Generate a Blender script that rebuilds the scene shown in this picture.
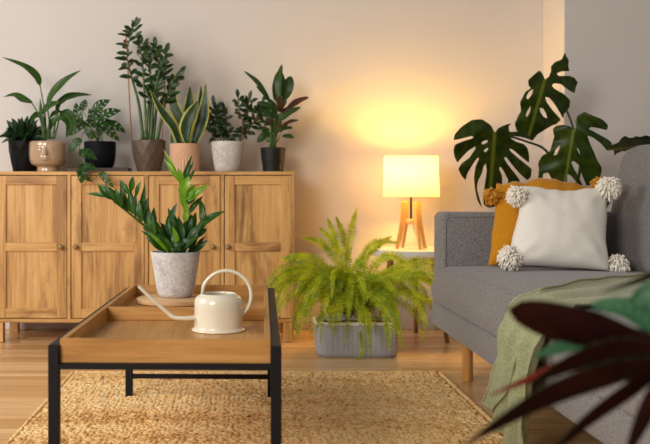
import bpy, bmesh, math, random
from mathutils import Vector, Matrix, noise
from mathutils.geometry import delaunay_2d_cdt
import numpy as np

for o in list(bpy.data.objects):
    bpy.data.objects.remove(o)
S = bpy.context.scene
COL = S.collection
PI = math.pi
V = Vector

# ------------------------------------------------------------ camera, light, exposure
HE, F = 0.77, 940.0
cam_d = bpy.data.cameras.new('camera')
cam = bpy.data.objects.new('camera', cam_d)
COL.objects.link(cam)
cam.location = (0, 0, HE)
cam.rotation_euler = (PI/2, 0, 0)
cam_d.sensor_width = 36
cam_d.lens = F/650*36
cam_d.shift_x = 85/650
cam_d.shift_y = -34/650
cam_d.clip_start = 0.05
cam_d.dof.use_dof = True
cam_d.dof.focus_distance = 3.3
cam_d.dof.aperture_fstop = 4.6
S.camera = cam
S.view_settings.view_transform = 'Standard'
S.view_settings.look = 'None'
S.view_settings.gamma = 1
S.view_settings.use_curve_mapping = False
S.view_settings.exposure = 0.06

W = bpy.data.worlds.new('room_light')
S.world = W
W.use_nodes = True
W.node_tree.nodes['Background'].inputs[0].default_value = (1.0, 0.90, 0.82, 1)
W.node_tree.nodes['Background'].inputs[1].default_value = 0.24


def area(name, loc, aim, sx, sy, power, color):
    l = bpy.data.lights.new(name, 'AREA')
    l.shape = 'RECTANGLE'; l.size = sx; l.size_y = sy
    l.energy = power; l.color = color
    o = bpy.data.objects.new(name, l)
    COL.objects.link(o)
    o.location = loc
    o.rotation_euler = (V(aim)-V(loc)).to_track_quat('-Z', 'Y').to_euler()
    return o


area('window_daylight', (-2.9, 2.5, 1.75), (0.1, 4.3, 0.6), 1.5, 1.5, 60, (1.0, 0.965, 0.91))
area('rear_window_daylight', (-2.0, -0.9, 2.1), (0.3, 3.4, 0.3), 1.4, 1.4, 112, (1.0, 0.95, 0.87))
BULB_STRENGTH = 430


# ------------------------------------------------------------ helpers
def P(px, py, d):
    return V(((px-240)/F*d, d, HE-(py-188)/F*d))


class MB:
    def __init__(s):
        s.v = []; s.f = []; s.uv = []; s.mi = []

    def add(s, vs, fs, uvs=None, mi=0):
        n = len(s.v)
        s.v += [tuple(v) for v in vs]
        s.uv += (uvs if uvs else [(0, 0)]*len(vs))
        for f in fs:
            s.f.append(tuple(i+n for i in f)); s.mi.append(mi)

    def rbox(s, x0, x1, y0, y1, z0, z1, r=0.0, seg=2, mi=0, M=None):
        bm = bmesh.new()
        bmesh.ops.create_cube(bm, size=1)
        for v in bm.verts:
            v.co = V((x0+(v.co.x+.5)*(x1-x0), y0+(v.co.y+.5)*(y1-y0), z0+(v.co.z+.5)*(z1-z0)))
        if r > 0:
            bmesh.ops.bevel(bm, geom=bm.edges[:], offset=r, segments=seg, profile=.5, affect='EDGES')
        if M: bm.transform(M)
        bm.verts.index_update()
        s.add([v.co[:] for v in bm.verts], [[v.index for v in f.verts] for f in bm.faces], None, mi)
        bm.free()

    def tube(s, pts, rad, seg=8, mi=0, caps=True):
        pts = [V(p) for p in pts]
        n = len(pts)
        if not isinstance(rad, (list, tuple)): rad = [rad]*n
        T = []
        for i in range(n):
            t = pts[min(i+1, n-1)]-pts[max(i-1, 0)]
            T.append(t.normalized() if t.length > 1e-9 else V((0, 0, 1)))
        a = T[0].orthogonal().normalized()
        vs = []; uv = []
        for i in range(n):
            a = (a-T[i]*a.dot(T[i]))
            a = a.normalized() if a.length > 1e-6 else T[i].orthogonal().normalized()
            b = T[i].cross(a)
            for k in range(seg):
                th = 2*PI*k/seg
                vs.append(pts[i]+(a*math.cos(th)+b*math.sin(th))*rad[i]); uv.append((k/seg, i/max(1, n-1)))
        fs = []
        for i in range(n-1):
            for k in range(seg):
                k2 = (k+1) % seg
                fs.append((i*seg+k, i*seg+k2, (i+1)*seg+k2, (i+1)*seg+k))
        if caps:
            fs.append(tuple(range(seg))[::-1]); fs.append(tuple((n-1)*seg+k for k in range(seg)))
        s.add(vs, fs, uv, mi)

    def lathe(s, prof, c=(0, 0, 0), seg=40, mi=0, fn=None):
        """prof: list of (r, z); fn(theta, r, z)->(r, z)"""
        vs = []; uv = []
        for j, (r, z) in enumerate(prof):
            for k in range(seg):
                th = 2*PI*k/seg
                rr, zz = fn(th, r, z) if fn else (r, z)
                vs.append((c[0]+rr*math.cos(th), c[1]+rr*math.sin(th), c[2]+zz)); uv.append((k/seg, j/len(prof)))
        fs = []
        for j in range(len(prof)-1):
            for k in range(seg):
                k2 = (k+1) % seg
                fs.append((j*seg+k, j*seg+k2, (j+1)*seg+k2, (j+1)*seg+k))
        if prof[0][0] > 0: fs.append(tuple(range(seg))[::-1])
        if prof[-1][0] > 0: fs.append(tuple((len(prof)-1)*seg+k for k in range(seg)))
        s.add(vs, fs, uv, mi)

    def grid(s, fn, nu, nv, mi=0, closed_u=False):
        vs = []; uv = []
        for j in range(nv+1):
            for i in range(nu+(0 if closed_u else 1)):
                vs.append(fn(i/nu, j/nv)); uv.append((i/nu, j/nv))
        w = nu if closed_u else nu+1
        fs = []
        for j in range(nv):
            for i in range(nu):
                i2 = (i+1) % w
                fs.append((j*w+i, j*w+i2, (j+1)*w+i2, (j+1)*w+i))
        s.add(vs, fs, uv, mi)

    def leaf(s, pts, w, nrm=(0, -1, .4), arch=0.0, fold=.15, prof='lance', n=8, mi=0, wave=0, seed=0):
        pts = [V(p) for p in pts]
        nrm = V(nrm).normalized()
        if len(pts) == 2:
            L = (pts[1]-pts[0]).length
            pts = [pts[0], (pts[0]+pts[1])/2+nrm*arch*L, pts[1]]
        path = smooth(pts, n)
        vs = []; uv = []
        for i, p in enumerate(path):
            t = i/n
            tg = (path[min(i+1, n)]-path[max(i-1, 0)]).normalized()
            sd = tg.cross(nrm)
            sd = sd.normalized() if sd.length > 1e-4 else tg.orthogonal().normalized()
            nn = sd.cross(tg)
            if prof == 'lance': h = math.sin(PI*min(1, t*.97+.03)**.8)**.9
            elif prof == 'ov': h = math.sin(PI*min(1, t*.96+.04)**.62)**.8
            elif prof == 'obov': h = math.sin(PI*min(1, t*.95+.05)**1.25)**.9
            elif prof == 'ell': h = math.sin(PI*min(1, t*.96+.04))**.62
            elif prof == 'strap': h = min(1, .62+t*1.1)*min(1, ((1-t)/.38))**.7
            elif prof == 'round': h = min(1, .3+t*1.4)*math.sqrt(max(0, 1-max(0, (t-.55)/.45)**2.4))
            elif prof == 'pad': h = min(1, .35+t*2.2)*min(1, ((1-t)/.35))**.7
            h = max(h, .03)
            for q in (-1, -.5, 0, .5, 1):
                off = fold*abs(q)*w*.5*h
                if wave: off += wave*w*math.sin(t*14+seed+q*1.5)*abs(q)*h
                vs.append(p+sd*(q*w*.5*h)+nn*off); uv.append((q*.5+.5, t))
        fs = []
        for i in range(n):
            for q in range(4):
                a = i*5+q
                fs.append((a, a+1, a+6, a+5))
        s.add(vs, fs, uv, mi)

    def build(s, name, mats, parent=None, smoothed=True, loc=None):
        if not isinstance(mats, (list, tuple)): mats = [mats]
        off = V(parent.location) if parent else V(loc or (0, 0, 0))
        if parent and parent.parent: off = V(parent.location)+V(parent.parent.location)
        me = bpy.data.meshes.new(name)
        me.from_pydata([(v[0]-off[0], v[1]-off[1], v[2]-off[2]) for v in s.v], [], s.f)
        for m in mats: me.materials.append(m)
        me.polygons.foreach_set('material_index', s.mi)
        if smoothed: me.polygons.foreach_set('use_smooth', [True]*len(s.f))
        uvl = me.uv_layers.new(name='UVMap')
        li = np.empty(len(me.loops), dtype=np.int32)
        me.loops.foreach_get('vertex_index', li)
        uvl.data.foreach_set('uv', np.array(s.uv, dtype=np.float32)[li].ravel())
        me.update()
        if smoothed == 'auto': me.set_sharp_from_angle(angle=math.radians(35))
        o = bpy.data.objects.new(name, me)
        COL.objects.link(o)
        if parent:
            o.parent = parent
        else:
            o.location = off
        return o


def smooth(pts, n):
    """Catmull-Rom resample to n+1 points"""
    pts = [V(p) for p in pts]
    m = len(pts)-1
    out = []
    for i in range(n+1):
        t = i/n*m
        k = min(int(t), m-1); u = t-k
        p1, p2 = pts[k], pts[k+1]
        p0 = pts[k-1] if k > 0 else p1*2-p2
        p3 = pts[k+2] if k+2 <= m else p2*2-p1
        out.append(.5*((2*p1)+(p2-p0)*u+(2*p0-5*p1+4*p2-p3)*u*u+(3*p1-p0-3*p2+p3)*u**3))
    return out


def tag(o, label=None, cat=None, group=None, kind=None):
    if label: o['label'] = label
    if cat: o['category'] = cat
    if group: o['group'] = group
    if kind: o['kind'] = kind
    return o


def thing(name, loc, label, cat, group=None):
    o = bpy.data.objects.new(name, None)
    o.empty_display_size = .05
    COL.objects.link(o)
    o.location = loc
    return tag(o, label, cat, group)


# ------------------------------------------------------------ materials
def newmat(name):
    m = bpy.data.materials.new(name)
    m.use_nodes = True
    nt = m.node_tree
    b = nt.nodes['Principled BSDF']
    return m, nt, b, nt.nodes, nt.links


def ramp(N, L, src, stops):
    r = N.new('ShaderNodeValToRGB')
    e = r.color_ramp.elements
    while len(e) < len(stops): e.new(.5)
    for el, (p, c) in zip(e, stops):
        el.position = p; el.color = (*c, 1) if len(c) == 3 else c
    L.new(src, r.inputs[0])
    return r


def noise_n(N, L, scale, detail=3, vec=None, rough=.5, dist=0):
    n = N.new('ShaderNodeTexNoise')
    n.inputs['Scale'].default_value = scale
    n.inputs['Detail'].default_value = detail
    n.inputs['Roughness'].default_value = rough
    n.inputs['Distortion'].default_value = dist
    if vec: L.new(vec, n.inputs['Vector'])
    return n


def bump(N, L, b, src, strength, dist=.002):
    bp = N.new('ShaderNodeBump')
    bp.inputs['Strength'].default_value = strength
    bp.inputs['Distance'].default_value = dist
    L.new(src, bp.inputs['Height'])
    L.new(bp.outputs[0], b.inputs['Normal'])
    return bp


def objvec(N, L, scale=(1, 1, 1), rnd=True):
    tc = N.new('ShaderNodeTexCoord')
    mp = N.new('ShaderNodeMapping')
    mp.inputs['Scale'].default_value = scale
    if rnd:
        oi = N.new('ShaderNodeObjectInfo')
        mu = N.new('ShaderNodeMath'); mu.operation = 'MULTIPLY'; mu.inputs[1].default_value = 37.0
        L.new(oi.outputs['Random'], mu.inputs[0])
        L.new(mu.outputs[0], mp.inputs['Location'])
    L.new(tc.outputs['Object'], mp.inputs['Vector'])
    return mp.outputs[0]


def plain(name, col, rough=.5, metal=0, var=0.0, vs=8, bmp=0, bs=200, coat=0, spec=.5):
    m, nt, b, N, L = newmat(name)
    b.inputs['Roughness'].default_value = rough
    b.inputs['Metallic'].default_value = metal
    b.inputs['Specular IOR Level'].default_value = spec
    if coat: b.inputs['Coat Weight'].default_value = coat; b.inputs['Coat Roughness'].default_value = .08
    v = objvec(N, L)
    n = noise_n(N, L, vs, 4, v)
    lo = tuple(c*(1-var) for c in col); hi = tuple(min(1, c*(1+var)) for c in col)
    r = ramp(N, L, n.outputs[0], [(.3, lo), (.7, hi)])
    L.new(r.outputs[0], b.inputs['Base Color'])
    if bmp:
        n2 = noise_n(N, L, bs, 2, v)
        bump(N, L, b, n2.outputs[0], bmp)
    return m


def wood(name, axis, dark, mid, light, scale=1.0, knots=0.0, rough=.45, knot_col=(.12, .05, .02)):
    m, nt, b, N, L = newmat(name)
    sc = [9.0*scale]*3; sc[axis] = .8*scale
    v = objvec(N, L, sc)
    n = noise_n(N, L, 1.6, 6, v, .6, .6)
    sc2 = [60.0*scale]*3; sc2[axis] = 2.2*scale
    v2 = objvec(N, L, sc2)
    n2 = noise_n(N, L, 1.5, 3, v2, .6)
    mx = N.new('ShaderNodeMix'); mx.data_type = 'FLOAT'; mx.inputs[0].default_value = .34
    L.new(n.outputs[0], mx.inputs[2]); L.new(n2.outputs[0], mx.inputs[3])
    r = ramp(N, L, mx.outputs[0], [(.38, dark), (.5, mid), (.62, light)])
    out = r.outputs[0]
    if knots:
        sk = [5.5*scale]*3; sk[axis] = 1.3*scale
        v3 = objvec(N, L, sk)
        dn = noise_n(N, L, 1.3, 4, v3, .65, .5)
        k = ramp(N, L, dn.outputs[0], [(.56, (0, 0, 0)), (.70, (1, 1, 1))])
        kk = N.new('ShaderNodeMath'); kk.operation = 'MULTIPLY'; kk.inputs[1].default_value = knots
        L.new(k.outputs[0], kk.inputs[0])
        m2 = N.new('ShaderNodeMix'); m2.data_type = 'RGBA'
        L.new(kk.outputs[0], m2.inputs[0]); L.new(out, m2.inputs[6]); m2.inputs[7].default_value = (*knot_col, 1)
        out = m2.outputs[2]
    L.new(out, b.inputs['Base Color'])
    b.inputs['Roughness'].default_value = rough
    bump(N, L, b, n2.outputs[0], .12, .001)
    return m


def leafmat(name, col, col2, vein=None, rough=.38, trans=.25, edge=None, edge_w=.12, bands=0, bandcol=None, spec=.4, veinw=.035):
    """u = across the blade, v = along; colour variation belongs to the blade"""
    m, nt, b, N, L = newmat(name)
    v = objvec(N, L)
    n = noise_n(N, L, 22, 3, v)
    r = ramp(N, L, n.outputs[0], [(.35, col), (.65, col2)])
    out = r.outputs[0]
    tc = N.new('ShaderNodeTexCoord')
    sep = N.new('ShaderNodeSeparateXYZ'); L.new(tc.outputs['UV'], sep.inputs[0])
    d = N.new('ShaderNodeMath'); d.operation = 'SUBTRACT'; L.new(sep.outputs[0], d.inputs[0]); d.inputs[1].default_value = .5
    ab = N.new('ShaderNodeMath'); ab.operation = 'ABSOLUTE'; L.new(d.outputs[0], ab.inputs[0])
    def mix(fac, a, c):
        mx = N.new('ShaderNodeMix'); mx.data_type = 'RGBA'
        L.new(fac, mx.inputs[0]); L.new(a, mx.inputs[6]); mx.inputs[7].default_value = (*c, 1)
        return mx.outputs[2]
    if bands:
        # chevron bands across the blade
        mul = N.new('ShaderNodeMath'); mul.operation = 'MULTIPLY_ADD'; L.new(ab.outputs[0], mul.inputs[0]); mul.inputs[1].default_value = -.35
        L.new(sep.outputs[1], mul.inputs[2])
        m2 = N.new('ShaderNodeMath'); m2.operation = 'MULTIPLY'; L.new(mul.outputs[0], m2.inputs[0]); m2.inputs[1].default_value = bands*2*PI
        sn = N.new('ShaderNodeMath'); sn.operation = 'SINE'; L.new(m2.outputs[0], sn.inputs[0])
        rr = ramp(N, L, sn.outputs[0], [(.35, (0, 0, 0)), (.65, (1, 1, 1))])
        out = mix(rr.outputs[0], out, bandcol)
    if vein:
        rr = ramp(N, L, ab.outputs[0], [(veinw*.4, (1, 1, 1)), (veinw, (0, 0, 0))])
        out = mix(rr.outputs[0], out, vein)
    if edge:
        rr = ramp(N, L, ab.outputs[0], [(.5-edge_w-.02, (0, 0, 0)), (.5-edge_w+.02, (1, 1, 1))])
        out = mix(rr.outputs[0], out, edge)
    L.new(out, b.inputs['Base Color'])
    b.inputs['Roughness'].default_value = rough
    b.inputs['Specular IOR Level'].default_value = spec
    if trans:
        tr = N.new('ShaderNodeBsdfTranslucent')
        g = N.new('ShaderNodeMix'); g.data_type = 'RGBA'; g.blend_type = 'MULTIPLY'; g.inputs[0].default_value = 1
        L.new(out, g.inputs[6]); g.inputs[7].default_value = (2.2, 2.0, .8, 1)
        L.new(g.outputs[2], tr.inputs[0])
        ms = N.new('ShaderNodeMixShader'); ms.inputs[0].default_value = trans
        L.new(b.outputs[0], ms.inputs[1]); L.new(tr.outputs[0], ms.inputs[2])
        L.new(ms.outputs[0], N['Material Output'].inputs[0])
    return m


def fabric(name, c1, c2, weave=900, rough=.95, bmp=.5, sheen=.2, nscale=420):
    m, nt, b, N, L = newmat(name)
    v = objvec(N, L)
    n = noise_n(N, L, nscale, 3, v, .7)
    r = ramp(N, L, n.outputs[0], [(.35, c1), (.65, c2)])
    L.new(r.outputs[0], b.inputs['Base Color'])
    b.inputs['Roughness'].default_value = rough
    b.inputs['Sheen Weight'].default_value = sheen
    b.inputs['Specular IOR Level'].default_value = .15
    n2 = noise_n(N, L, nscale*.8, 2, v)
    bump(N, L, b, n2.outputs[0], bmp, .0006)
    return m


OK_D, OK_M, OK_L = (.36, .175, .048), (.60, .33, .105), (.72, .43, .165)
M_oakV = wood('oak_vertical', 2, OK_D, OK_M, OK_L, 1.0, .85, .5, (.19, .07, .018))
M_oakH = wood('oak_horizontal', 0, OK_D, OK_M, OK_L, 1.0, .85, .5, (.19, .07, .018))
M_oakTray = wood('tray_oak_across', 0, (.38, .175, .042), (.48, .235, .062), (.58, .30, .09), 1.6, 0, .42)
M_oakTrayY = wood('tray_oak_along', 1, (.38, .175, .042), (.48, .235, .062), (.58, .30, .09), 1.6, 0, .42)
M_board = wood('pale_board', 0, (.50, .29, .13), (.62, .38, .19), (.72, .47, .26), 1.5, 0, .5)
M_dkboard = wood('dark_board', 0, (.03, .012, .006), (.06, .022, .012), (.09, .035, .02), 1.5, 0, .5)
M_lampwood = wood('lamp_wood', 2, (.62, .33, .10), (.74, .42, .14), (.82, .5, .2), 2, 0, .4)
M_legwood = wood('leg_wood', 2, (.42, .18, .045), (.55, .26, .07), (.62, .31, .09), 2, 0, .35)
M_brownleg = wood('table_leg_wood', 2, (.24, .10, .035), (.32, .14, .05), (.38, .18, .07), 2, 0, .4)
M_knob = plain('brass_knob', (.30, .19, .085), .4, .35)
M_black = plain('black_metal', (.006, .006, .008), .5, 0, .1, spec=.25)
M_cream = plain('cream_enamel', (.80, .735, .585), .22, 0, .02, coat=.6)
M_white = plain('white_laminate', (.74, .74, .73), .4)
M_soil = plain('potting_soil', (.03, .02, .013), .95, 0, .5, 60, .8, 120)
M_rim = plain('white_plastic', (.78, .77, .74), .35)
M_planter = plain('grey_plastic', (.38, .40, .45), .42, 0, .05)
M_face = plain('beige_glaze', (.46, .315, .20), .16, 0, .12, 9, coat=.7)
M_blackpot = plain('black_pot', (.005, .005, .006), .5, 0, .1, spec=.12)
M_matteblack = plain('matte_black_pot', (.006, .007, .010), .6, 0, .1, spec=.12)
M_brownpot = plain('brown_pot', (.11, .072, .050), .45, 0, .1)
M_pink = plain('blush_clay', (.70, .42, .27), .7, 0, .05)
M_grey = plain('charcoal_pot', (.015, .015, .016), .4, 0, .1, spec=.25)
M_stake = plain('wood_stake', (.38, .16, .08), .6)
M_stem = plain('green_stem', (.05, .11, .02), .45, 0, .3, 30)
M_stemdk = plain('dark_stem', (.03, .05, .015), .5, 0, .3, 30)
M_stembr = plain('brown_stem', (.11, .055, .03), .6, 0, .3, 30)
M_cord = plain('clear_cord', (.45, .32, .2), .4)


def speckle(name, base, dark, scale, thr=.55, rough=.8):
    m, nt, b, N, L = newmat(name)
    v = objvec(N, L)
    n = noise_n(N, L, scale, 5, v, .75)
    n1 = noise_n(N, L, scale*.16, 3, v)
    mx = N.new('ShaderNodeMix'); mx.data_type = 'FLOAT'; mx.inputs[0].default_value = .4
    L.new(n.outputs[0], mx.inputs[2]); L.new(n1.outputs[0], mx.inputs[3])
    r = ramp(N, L, mx.outputs[0], [(.36, dark), (thr, base)])
    L.new(r.outputs[0], b.inputs['Base Color'])
    b.inputs['Roughness'].default_value = rough
    bump(N, L, b, n.outputs[0], .25, .001)
    return m


M_stone = speckle('stone_pot', (.68, .665, .66), (.37, .36, .37), 110)
M_stone2 = speckle('mottled_pot', (.70, .67, .64), (.46, .43, .40), 60)

M_zz = leafmat('zz_leaf', (.008, .044, .005), (.028, .105, .010), (.09, .22, .025), .36, .2, spec=.4)
M_zznew = leafmat('zz_new_leaf', (.14, .34, .02), (.22, .44, .035), (.28, .5, .06), .3, .3, spec=.5)
M_zzdk = leafmat('zz_dark_leaf', (.007, .026, .004), (.024, .066, .008), (.05, .11, .02), .4, .12)
M_dark = leafmat('dark_lance_leaf', (.005, .022, .006), (.012, .042, .010), None, .4, .1)
M_strel = leafmat('paddle_leaf', (.014, .050, .006), (.036, .095, .010), (.10, .20, .04), .35, .2)
M_adan = leafmat('holed_leaf', (.008, .042, .006), (.026, .090, .010), (.06, .14, .025), .4, .2)
M_snake = leafmat('snake_leaf', (.008, .032, .010), (.020, .058, .015), None, .4, .1, (.55, .52, .07), .10, 16, (.045, .095, .04))
M_jade = leafmat('schefflera_leaf', (.007, .025, .005), (.026, .062, .010), None, .4, .1)
M_cal = leafmat('calathea_leaf', (.008, .035, .008), (.014, .05, .010), (.08, .15, .02), .4, .14, None, .1, 9, (.045, .11, .012))
M_calred = leafmat('calathea_underside', (.045, .018, .010), (.075, .028, .012), (.10, .045, .02), .45, .15)
M_fern = leafmat('fern_pinna', (.20, .30, .004), (.48, .55, .012), None, .5, .30)
M_fernstem = plain('fern_rachis', (.16, .19, .03), .6)
M_mon = leafmat('monstera_leaf', (.026, .052, .006), (.062, .100, .010), (.18, .24, .03), .36, .32, veinw=.02, spec=.35)
M_fgtop = leafmat('prayer_leaf_top', (.012, .055, .022), (.02, .08, .03), (.06, .15, .07), .45, .05, None, .1, 9, (.06, .15, .075), spec=.2)
M_fgund = leafmat('prayer_leaf_under', (.009, .0016, .001), (.019, .003, .002), None, .6, .03, spec=.08)
M_fgred = leafmat('prayer_leaf_red', (.16, .014, .012), (.24, .025, .020), None, .5, .05, spec=.12)

M_sofa = fabric('grey_weave', (.10, .097, .10), (.31, .295, .29), nscale=210)
M_pipe = fabric('grey_piping', (.17, .165, .175), (.26, .255, .265))
M_whitef = fabric('cream_cotton', (.82, .77, .70), (.94, .90, .84), nscale=260, bmp=.4)
M_tassel = plain('tassel_yarn', (.93, .88, .79), .9, 0, .03, spec=.1)
M_must = fabric('mustard_wool', (.50, .20, .006), (.66, .29, .015), nscale=300, bmp=.5)
M_throw = fabric('sage_linen', (.25, .27, .145), (.40, .42, .25), nscale=160, bmp=.4)

m, nt, b, N, L = newmat('wall_paint')
v = objvec(N, L, rnd=False)
n = noise_n(N, L, 1.5, 4, v)
r = ramp(N, L, n.outputs[0], [(.3, (.66, .625, .60)), (.7, (.69, .655, .63))])
L.new(r.outputs[0], b.inputs['Base Color']); b.inputs['Roughness'].default_value = .9
n2 = noise_n(N, L, 60, 3, v); bump(N, L, b, n2.outputs[0], .08, .002)
M_wall = m
M_base = plain('baseboard_paint', (.66, .62, .60), .5)

m, nt, b, N, L = newmat('laminate_floor')
tc = N.new('ShaderNodeTexCoord')
br = N.new('ShaderNodeTexBrick')
br.inputs['Scale'].default_value = 1
br.inputs['Brick Width'].default_value = 1.1
br.inputs['Row Height'].default_value = .064
br.inputs['Mortar Size'].default_value = .0012
br.inputs['Mortar Smooth'].default_value = .3
br.inputs['Bias'].default_value = 0
br.inputs['Color1'].default_value = (.62, .35, .14, 1)
br.inputs['Color2'].default_value = (.88, .59, .31, 1)
br.inputs['Mortar'].default_value = (.34, .18, .08, 1)
br.offset = .37
L.new(tc.outputs['Object'], br.inputs['Vector'])
v2 = objvec(N, L, (2, 45, 1), False)
n = noise_n(N, L, 1.5, 4, v2, .6)
r = ramp(N, L, n.outputs[0], [(.3, (.78, .76, .72)), (.7, (1.12, 1.1, 1.08))])
mx = N.new('ShaderNodeMix'); mx.data_type = 'RGBA'; mx.blend_type = 'MULTIPLY'; mx.inputs[0].default_value = 1
L.new(br.outputs[0], mx.inputs[6]); L.new(r.outputs[0], mx.inputs[7])
L.new(mx.outputs[2], b.inputs['Base Color'])
b.inputs['Roughness'].default_value = .27
b.inputs['Specular IOR Level'].default_value = .5
M_floor = m

m, nt, b, N, L = newmat('jute')
v = objvec(N, L, rnd=False)
n = noise_n(N, L, 42, 3, v, .7)
n3 = noise_n(N, L, 3.5, 3, objvec(N, L, (.35, 1.8, 1), False))
mx = N.new('ShaderNodeMix'); mx.data_type = 'FLOAT'; mx.inputs[0].default_value = .35
L.new(n.outputs[0], mx.inputs[2]); L.new(n3.outputs[0], mx.inputs[3])
r = ramp(N, L, mx.outputs[0], [(.34, (.48, .25, .08)), (.48, (.88, .56, .24)), (.62, (.95, .73, .40))])
L.new(r.outputs[0], b.inputs['Base Color']); b.inputs['Roughness'].default_value = .9
b.inputs['Specular IOR Level'].default_value = .15
n2 = noise_n(N, L, 260, 2, v); bump(N, L, b, n2.outputs[0], .7, .003)
M_jute = m

m, nt, b, N, L = newmat('lamp_shade_cloth')
b.inputs['Base Color'].default_value = (.74, .68, .56, 1); b.inputs['Roughness'].default_value = .9
tr = N.new('ShaderNodeBsdfTranslucent'); tr.inputs[0].default_value = (.56, .48, .46, 1)
ms = N.new('ShaderNodeMixShader'); ms.inputs[0].default_value = .5
L.new(b.outputs[0], ms.inputs[1]); L.new(tr.outputs[0], ms.inputs[2]); L.new(ms.outputs[0], N['Material Output'].inputs[0])
v = objvec(N, L, (1, 1, 1)); n = noise_n(N, L, 300, 2, v); bump(N, L, b, n.outputs[0], .2, .0005)
M_shade = m
m, nt, b, N, L = newmat('bulb_glow')
b.inputs['Base Color'].default_value = (1, .9, .7, 1)
b.inputs['Emission Color'].default_value = (1, .54, .07, 1)
b.inputs['Emission Strength'].default_value = BULB_STRENGTH
M_bulb = m

# ------------------------------------------------------------ room shell
WY = 5.12
q = MB(); q.rbox(-4.5, 4.5, -1.5, WY+.2, -.1, 0); o = q.build('floor', M_floor, smoothed=False); tag(o, 'pale oak laminate floor of narrow planks', 'floor', kind='structure')
q = MB(); q.rbox(-4.5, 4.5, WY, WY+.15, 0, 2.7); o = q.build('wall_back', M_wall, smoothed=False); tag(o, 'pale painted wall behind the sideboard and the lamp', 'wall', kind='structure')
q = MB(); q.rbox(1.65, 4.5, 4.79, WY-.001, 0, 2.7, .004, 1); o = q.build('wall_right', M_wall, smoothed=False); tag(o, 'wall projection behind the sofa, facing the room', 'wall', kind='structure')
q = MB(); q.rbox(-4.5, 1.649, WY-.016, WY-.001, .0005, .066, .003, 2); o = q.build('baseboard_back', M_base, smoothed='auto'); tag(o, 'pale baseboard along the wall behind the sideboard', 'baseboard', kind='structure')

# ------------------------------------------------------------ rug (braided jute, real strands)
def make_rug():
    x0, x1, y0, y1 = -.683, .818, 1.75, 3.872
    rng = np.random.default_rng(3)
    # capsule template along +x
    ts = np.array([-1, -.72, 0, .72, 1.0]); rs = np.array([.22, .8, 1, .8, .22]); k = 5
    T = []
    for t, r_ in zip(ts, rs):
        for a in range(k):
            T.append((t, r_*math.cos(2*PI*a/k+.3), r_*math.sin(2*PI*a/k+.3)))
    T = np.array(T)
    FT = []
    for i in range(4):
        for a in range(k):
            FT.append((i*k+a, i*k+(a+1) % k, (i+1)*k+(a+1) % k, (i+1)*k+a))
    FT = np.array(FT)
    row, st = .027, .0165
    pos = []
    ny = int((y1-y0)/row); nx = int((x1-x0)/st)
    for j in range(ny):
        for s_ in (0, 1):
            for i in range(nx):
                pos.append((x0+(i+.5*s_+.3)*st, y1-(j+.28+.46*s_)*row, (1 if s_ else -1), j))
    pos = np.array(pos, dtype=float); n_ = len(pos)
    ang = pos[:, 2]*(.62+rng.normal(0, .13, n_))
    ln = .0135*(1+rng.normal(0, .12, n_)); wd = .0078*(1+rng.normal(0, .12, n_)); hh = .0062*(1+rng.normal(0, .15, n_))
    cx = pos[:, 0]+rng.normal(0, .0014, n_)+.0015*np.sin(pos[:, 3]*1.7); cy = pos[:, 1]+rng.normal(0, .0012, n_)+.002*np.sin(pos[:, 0]*9+pos[:, 3]); cz = .0075+rng.normal(0, .0012, n_)
    X = T[None, :, 0]*ln[:, None]; Y = T[None, :, 1]*wd[:, None]; Z = T[None, :, 2]*hh[:, None]
    c, s_ = np.cos(ang)[:, None], np.sin(ang)[:, None]
    VX = cx[:, None]+X*c-Y*s_; VY = cy[:, None]+X*s_+Y*c; VZ = cz[:, None]+Z+X*.12
    VZ = np.maximum(VZ, .0015)
    vv = np.stack([VX, VY, VZ], -1).reshape(-1, 3)
    ff = (FT[None]+(np.arange(n_)*len(T))[:, None, None]).reshape(-1, 4)
    # backing slab under the strands and hems at the two long edges
    B = MB(); B.rbox(x0, x1, y0, y1, .001, .006)
    for xs in (x0-.004, x1+.004):
        B.tube([(xs+.002*math.sin(i*1.9), y0+(y1-y0)*i/160, .008+.001*math.sin(i*2.3)) for i in range(161)], [.0085+.0015*math.sin(i*2.7) for i in range(161)], 6)
    for ys in (y0-.002, y1+.004):
        B.tube([(x0+(x1-x0)*i/120, ys+.002*math.sin(i*1.9), .008) for i in range(121)], .008, 6)
    nb = len(vv)
    verts = np.concatenate([vv, np.array(B.v)])
    me = bpy.data.meshes.new('jute_rug')
    me.from_pydata(verts.tolist(), [], ff.tolist()+[tuple(i+nb for i in f) for f in B.f])
    me.materials.append(M_jute)
    me.polygons.foreach_set('use_smooth', [True]*len(me.polygons))
    o = bpy.data.objects.new('rug', me); COL.objects.link(o)
    tag(o, 'braided natural jute rug under the coffee table', 'rug')
make_rug()

# ------------------------------------------------------------ sideboard
SB = 200.85
CF, CB = 4.68, 5.05
ZT = .8525
def sx(px): return (px-240)/SB
side = thing('sideboard', (0, 4.86, 0), 'long oak sideboard with four panelled doors holding seven potted plants', 'sideboard')
xl, xr = sx(-7.5), sx(294.5)
q = MB()
q.rbox(xl, xr, CF-.004, CB, ZT-.018, ZT, .0015, 1)
q.build('top_board', M_oakH, side, 'auto')
q = MB()
q.rbox(xl, xr, CF, CB, .10, .118, .001, 1, mi=1)
for a, b_ in ((xl, xl+.018), (sx(67.2), sx(70.6)), (sx(144.6), sx(148.2)), (sx(220.6), sx(224)), (xr-.018, xr)):
    q.rbox(a, b_, CF, CB, .117, ZT-.018, .001, 1)
q.rbox(xl+.01, xr-.01, CB-.012, CB-.004, .11, ZT-.018)
q.build('carcass', [M_oakV, M_oakH], side, 'auto')
for a in (xl+.006, xr-.054):
    for y in (CF+.002, CB-.052):
        q = MB(); q.rbox(a, a+.046, y, y+.046, .0005, .1, .002, 1); q.build('leg', M_oakV, side, 'auto')
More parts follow.
